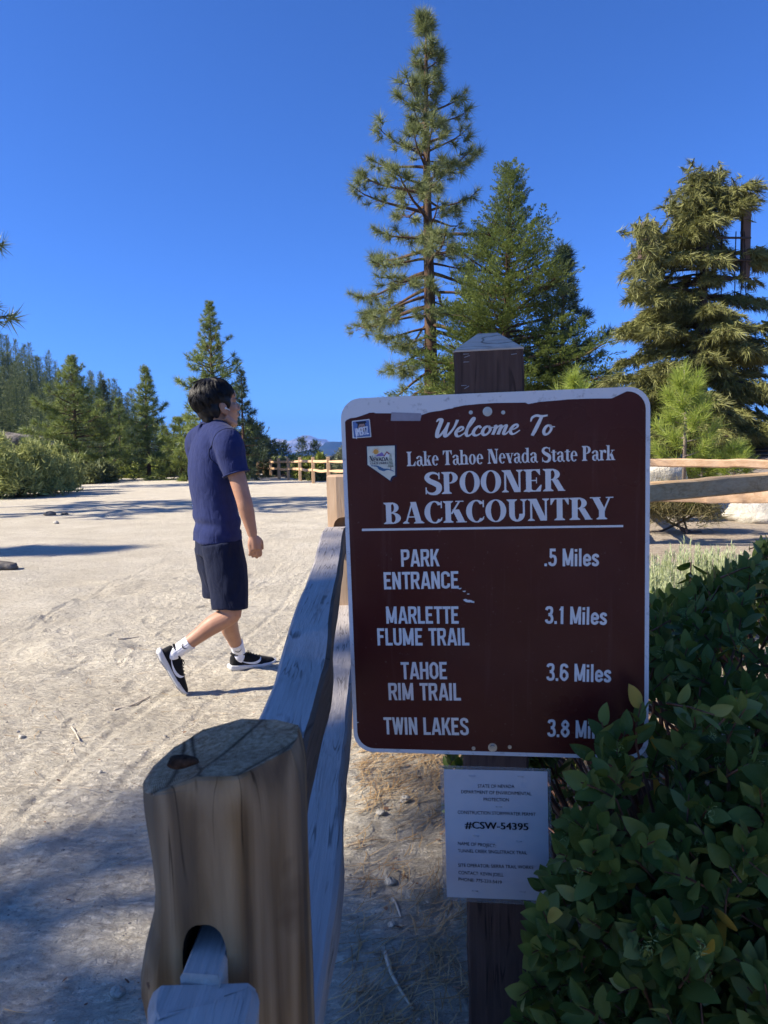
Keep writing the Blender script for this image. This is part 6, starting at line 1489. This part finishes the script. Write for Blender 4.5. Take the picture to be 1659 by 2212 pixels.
# collar rib, hems, shoulder seam
mb = MB(); a = np.linspace(0, 2 * PI, 30); ring_ = np.array([pp(472, 447) + .0755 * math.cos(t) * rt + .073 * math.sin(t) * fw + np.array([0, 0, .012 - .018 * math.sin(t)]) for t in a]); tube(mb, ring_, .008, 8, False, 0); mb.build('collar', SHIRT, shirt)
mb = MB(); c0 = shR + np.array([0, 0, .004]); ax = nrm(elR - shR + rt * .12); e1 = nrm(np.cross(ax, fw)); e2 = np.cross(ax, e1)
ce = shR + (elR - shR) * .535; ax2 = nrm(elR - shR); e1 = nrm(np.cross(ax2, arm_f)); e2 = np.cross(ax2, e1); tube(mb, np.array([ce + .0725 * (math.cos(t) * e1 * .96 + math.sin(t) * e2) for t in a]), .0045, 6, False); mb.build('sleeve_hem', SHIRT, shirt)
from mathutils.bvhtree import BVHTree
bv = BVHTree.FromPolygons([tuple(v) for v in S2.verts()], [tuple(f) for Fq in S2.F for f in Fq.tolist()])
axs = nrm(elR - shR) * .45 + rt * .9; axs = nrm(axs); e1 = nrm(np.cross(axs, upv)); e2 = np.cross(axs, e1); cs = shR - rt * .012 + np.array([0, 0, -.012])
sm_p = [np.array(bv.find_nearest(Vector(cs + .11 * (math.cos(t) * e1 + math.sin(t) * e2)))[0]) for t in np.linspace(0, 2 * PI, 40)]
mb = MB(); tube(mb, np.array(sm_p), .0022, 5, False); mb.build('sleeve_seam', SHORTS, shirt)
# shorts
so = MB(); trunk_rings(so, .985, [(492, 1100, .185, .125), (492, 1180, .188, .128), (492, 1250, .185, .130)], 40)
def trouser(h, e, r0, r1, n=7): limb(so, [h + np.array([0, 0, .03]), h + (e - h) * .35 + fw * .012, h + (e - h) * .7 + fw * .012, e], [r0, r0 * 1.04, r1 * 1.06, r1], fw, n)
hemR = pp(569, 1606, -.115); hemL = pp(505, 1528, .10); trouser(hipR, hemR, .114, .101); trouser(hipL, hemL, .114, .100)
O2 = solid(so, .007, 6); V = O2.verts(); loc = V - pp(500, 1400); b_ = loc @ fw; a_ = loc @ rt; z_ = loc[:, 2]
O2.setv(V + O2.N * (.010 * vnoise(b_ * 15 + z_ * 4, a_ * 9 + z_ * 2.5, 5) + .006 * vnoise(b_ * 26 - z_ * 11, z_ * 9 + a_ * 11, 6))[:, None]); O2.build('shorts', SHORTS, person)

# shoes and socks
BLACKM = cloth('black_mesh', (.013, .013, .014), 700); SOLE = plain('white_foam', (.62, .62, .60), .6, .3, 0, .06, 30); TREAD = plain('grey_rubber', (.30, .29, .27), .8); SWW = plain('white_print', (.75, .75, .74), .5)
XS = np.array([-.004, .012, .045, .09, .135, .185, .235, .268, .286]); HW = np.array([.020, .033, .037, .038, .043, .048, .046, .034, .010]); TZ = np.array([.086, .100, .104, .098, .084, .066, .052, .042, .030]); BZ = np.array([.03, .026, .024, .022, .020, .018, .020, .024, .028])
def upper_y(x, z):
    hw = np.interp(x, XS, HW); t = np.interp(x, XS, TZ); b0 = np.interp(x, XS, BZ); s_ = np.clip((z - b0) / (t - b0), 0, 1); return hw * (1 - s_ ** 2.2 * .62) ** .9
def shoe(M, o, name='shoe'):
    def w(P): return np.asarray(P, float) @ M.T + o
    xs_ = np.linspace(XS[0], XS[-1], 30); V = []
    for x in xs_:
        hw, t, b0 = np.interp(x, XS, HW), np.interp(x, XS, TZ), np.interp(x, XS, BZ); row = []
        for q_ in np.linspace(0, 1, 9): row.append((x, -hw * (1 - q_ ** 2.2 * .62) ** .9, b0 + (t - b0) * q_))
        for q_ in np.linspace(1, 0, 9): row.append((x, hw * (1 - q_ ** 2.2 * .62) ** .9, b0 + (t - b0) * q_))
        V.append(w(row))
    mb = MB(); rings(mb, V, True); s = mb.build(name, BLACKM, person)
    xb = np.array([-.022, -.012, .03, .09, .15, .21, .26, .285, .292]); hb = np.array([.016, .032, .041, .040, .046, .052, .045, .028, .010]); tb = np.array([.036, .040, .036, .032, .029, .026, .027, .032, .032]); lb = np.array([.018, .006, .0, .003, .001, .0, .008, .018, .024])
    mb = MB(); V = []
    for x in np.linspace(xb[0], xb[-1], 34):
        h, t, l = np.interp(x, xb, hb), np.interp(x, xb, tb), np.interp(x, xb, lb) + .004; row = []
        for c_, d_ in ((-1, 0), (-1.04, .3), (-1.0, .7), (-.93, 1), (-.4, 1.0), (.4, 1.0), (.93, 1), (1.0, .7), (1.04, .3), (1, 0), (.4, -.05), (-.4, -.05)): row.append((x, c_ * h, l + (t - l) * d_))
        V.append(w(row))
    rings(mb, V, True); mb.build('sole', SOLE, s)
    mb = MB()
    for x in np.arange(-.006, .28, .0125):
        h, l = np.interp(x, xb, hb) * .98, np.interp(x, xb, lb); R = M; box(mb, w([(x, 0, l + .002)])[0], (.0075, 2 * h, .007), 0, M)
    mb.build('tread', TREAD, s, smooth=False)
    for sd_ in (-1, 1):
        A, F_ = ribbon([(.052, .060), (.085, .046), (.120, .0385), (.150, .039), (.172, .049), (.184, .064)], [.003, .007, .012, .0155, .012, .003], 7)
        P = np.array([(x, sd_ * (upper_y(x, z) + .0016), z) for x, z in A]); mb = MB(); mb.add(w(P), F_); mb.build('swoosh', SWW, s)
    lc = MB()
    for i in range(5):
        x = .105 + i * .020; t = np.interp(x, XS, TZ); tube(lc, w([(x - .006, -.020, t - .008), (x, -.010, t + .003), (x + .002, 0, t + .005), (x, .010, t + .003), (x - .006, .020, t - .008)]), .0024, 5)
    for sg in (-1, 1):
        tube(lc, w(spline([(.098, 0, .098), (.118, sg * .022, .104), (.126, sg * .036, .086), (.112, sg * .022, .090), (.100, 0, .098)], 5)), .0021, 5); tube(lc, w(spline([(.098, 0, .098), (.120, sg * .012, .092), (.134, sg * .030, .070)], 5)), .0021, 5)
    lc.build('lace', BLACKM, s)
    mb = MB(); Vc = []; a = np.linspace(0, 2 * PI, 24, endpoint=False)
    tube(mb, w([(.048 + .044 * math.cos(t), .029 * math.sin(t), .100 + .006 * math.cos(t + PI)) for t in np.linspace(0, 2 * PI, 25)]), .0075, 8, False); mb.build('ankle_collar', BLACKM, s)
    return s, w
# rear foot: heel raised, toe on the ground
shoeR, wR = shoe(MR, oR); shoeL, wL = shoe(ML, oL)
def sock(w, an, kn):
    mb = MB(); a0 = w([(.048, 0, .085)])[0]; ax = nrm(kn - an); top = an + ax * .085; P = spline([w([(.056, 0, .045)])[0], w([(.050, 0, .075)])[0], an, an + ax * .045, top], 8); R = np.interp(np.linspace(0, 1, len(P)), [0, .3, .55, 1], [.034, .039, .0385, .0415]); V = []; Pp, T, frs = frames(P); a = np.linspace(0, 2 * PI, 72, endpoint=False)
    for i in range(len(P)):
        A, B = frs[i]; rib = 1 + .022 * np.cos(a * 18) * (i > 9); V.append(P[i] + (R[i] * rib * np.cos(a))[:, None] * A + (R[i] * rib * np.sin(a))[:, None] * B)
    V.append(V[-1] * .0 + P[-1] + (V[-1] - P[-1]) * .90); rings(mb, V, True); s = mb.build('sock', SOCK, person)
    c = an + ax * .052; tocam = nrm(np.array([0, 0, CAM_Z]) - c); n_ = nrm(tocam - ax * np.dot(tocam, ax)); h = np.cross(ax, n_) ; h = h if np.dot(h, fw) > 0 else -h
    A, F_ = ribbon([(-.022, .005), (-.008, -.004), (.006, -.005), (.022, .008)], [.002, .006, .006, .001], 6); mb = MB(); mb.add([c + n_ * (.0425 + .0008 - .5 * x * x / .042) + h * x + ax * y for x, y in A], F_); mb.build('swoosh', BLACKM, s)
sock(wR, anR, knR); sock(wL, anL, knL)
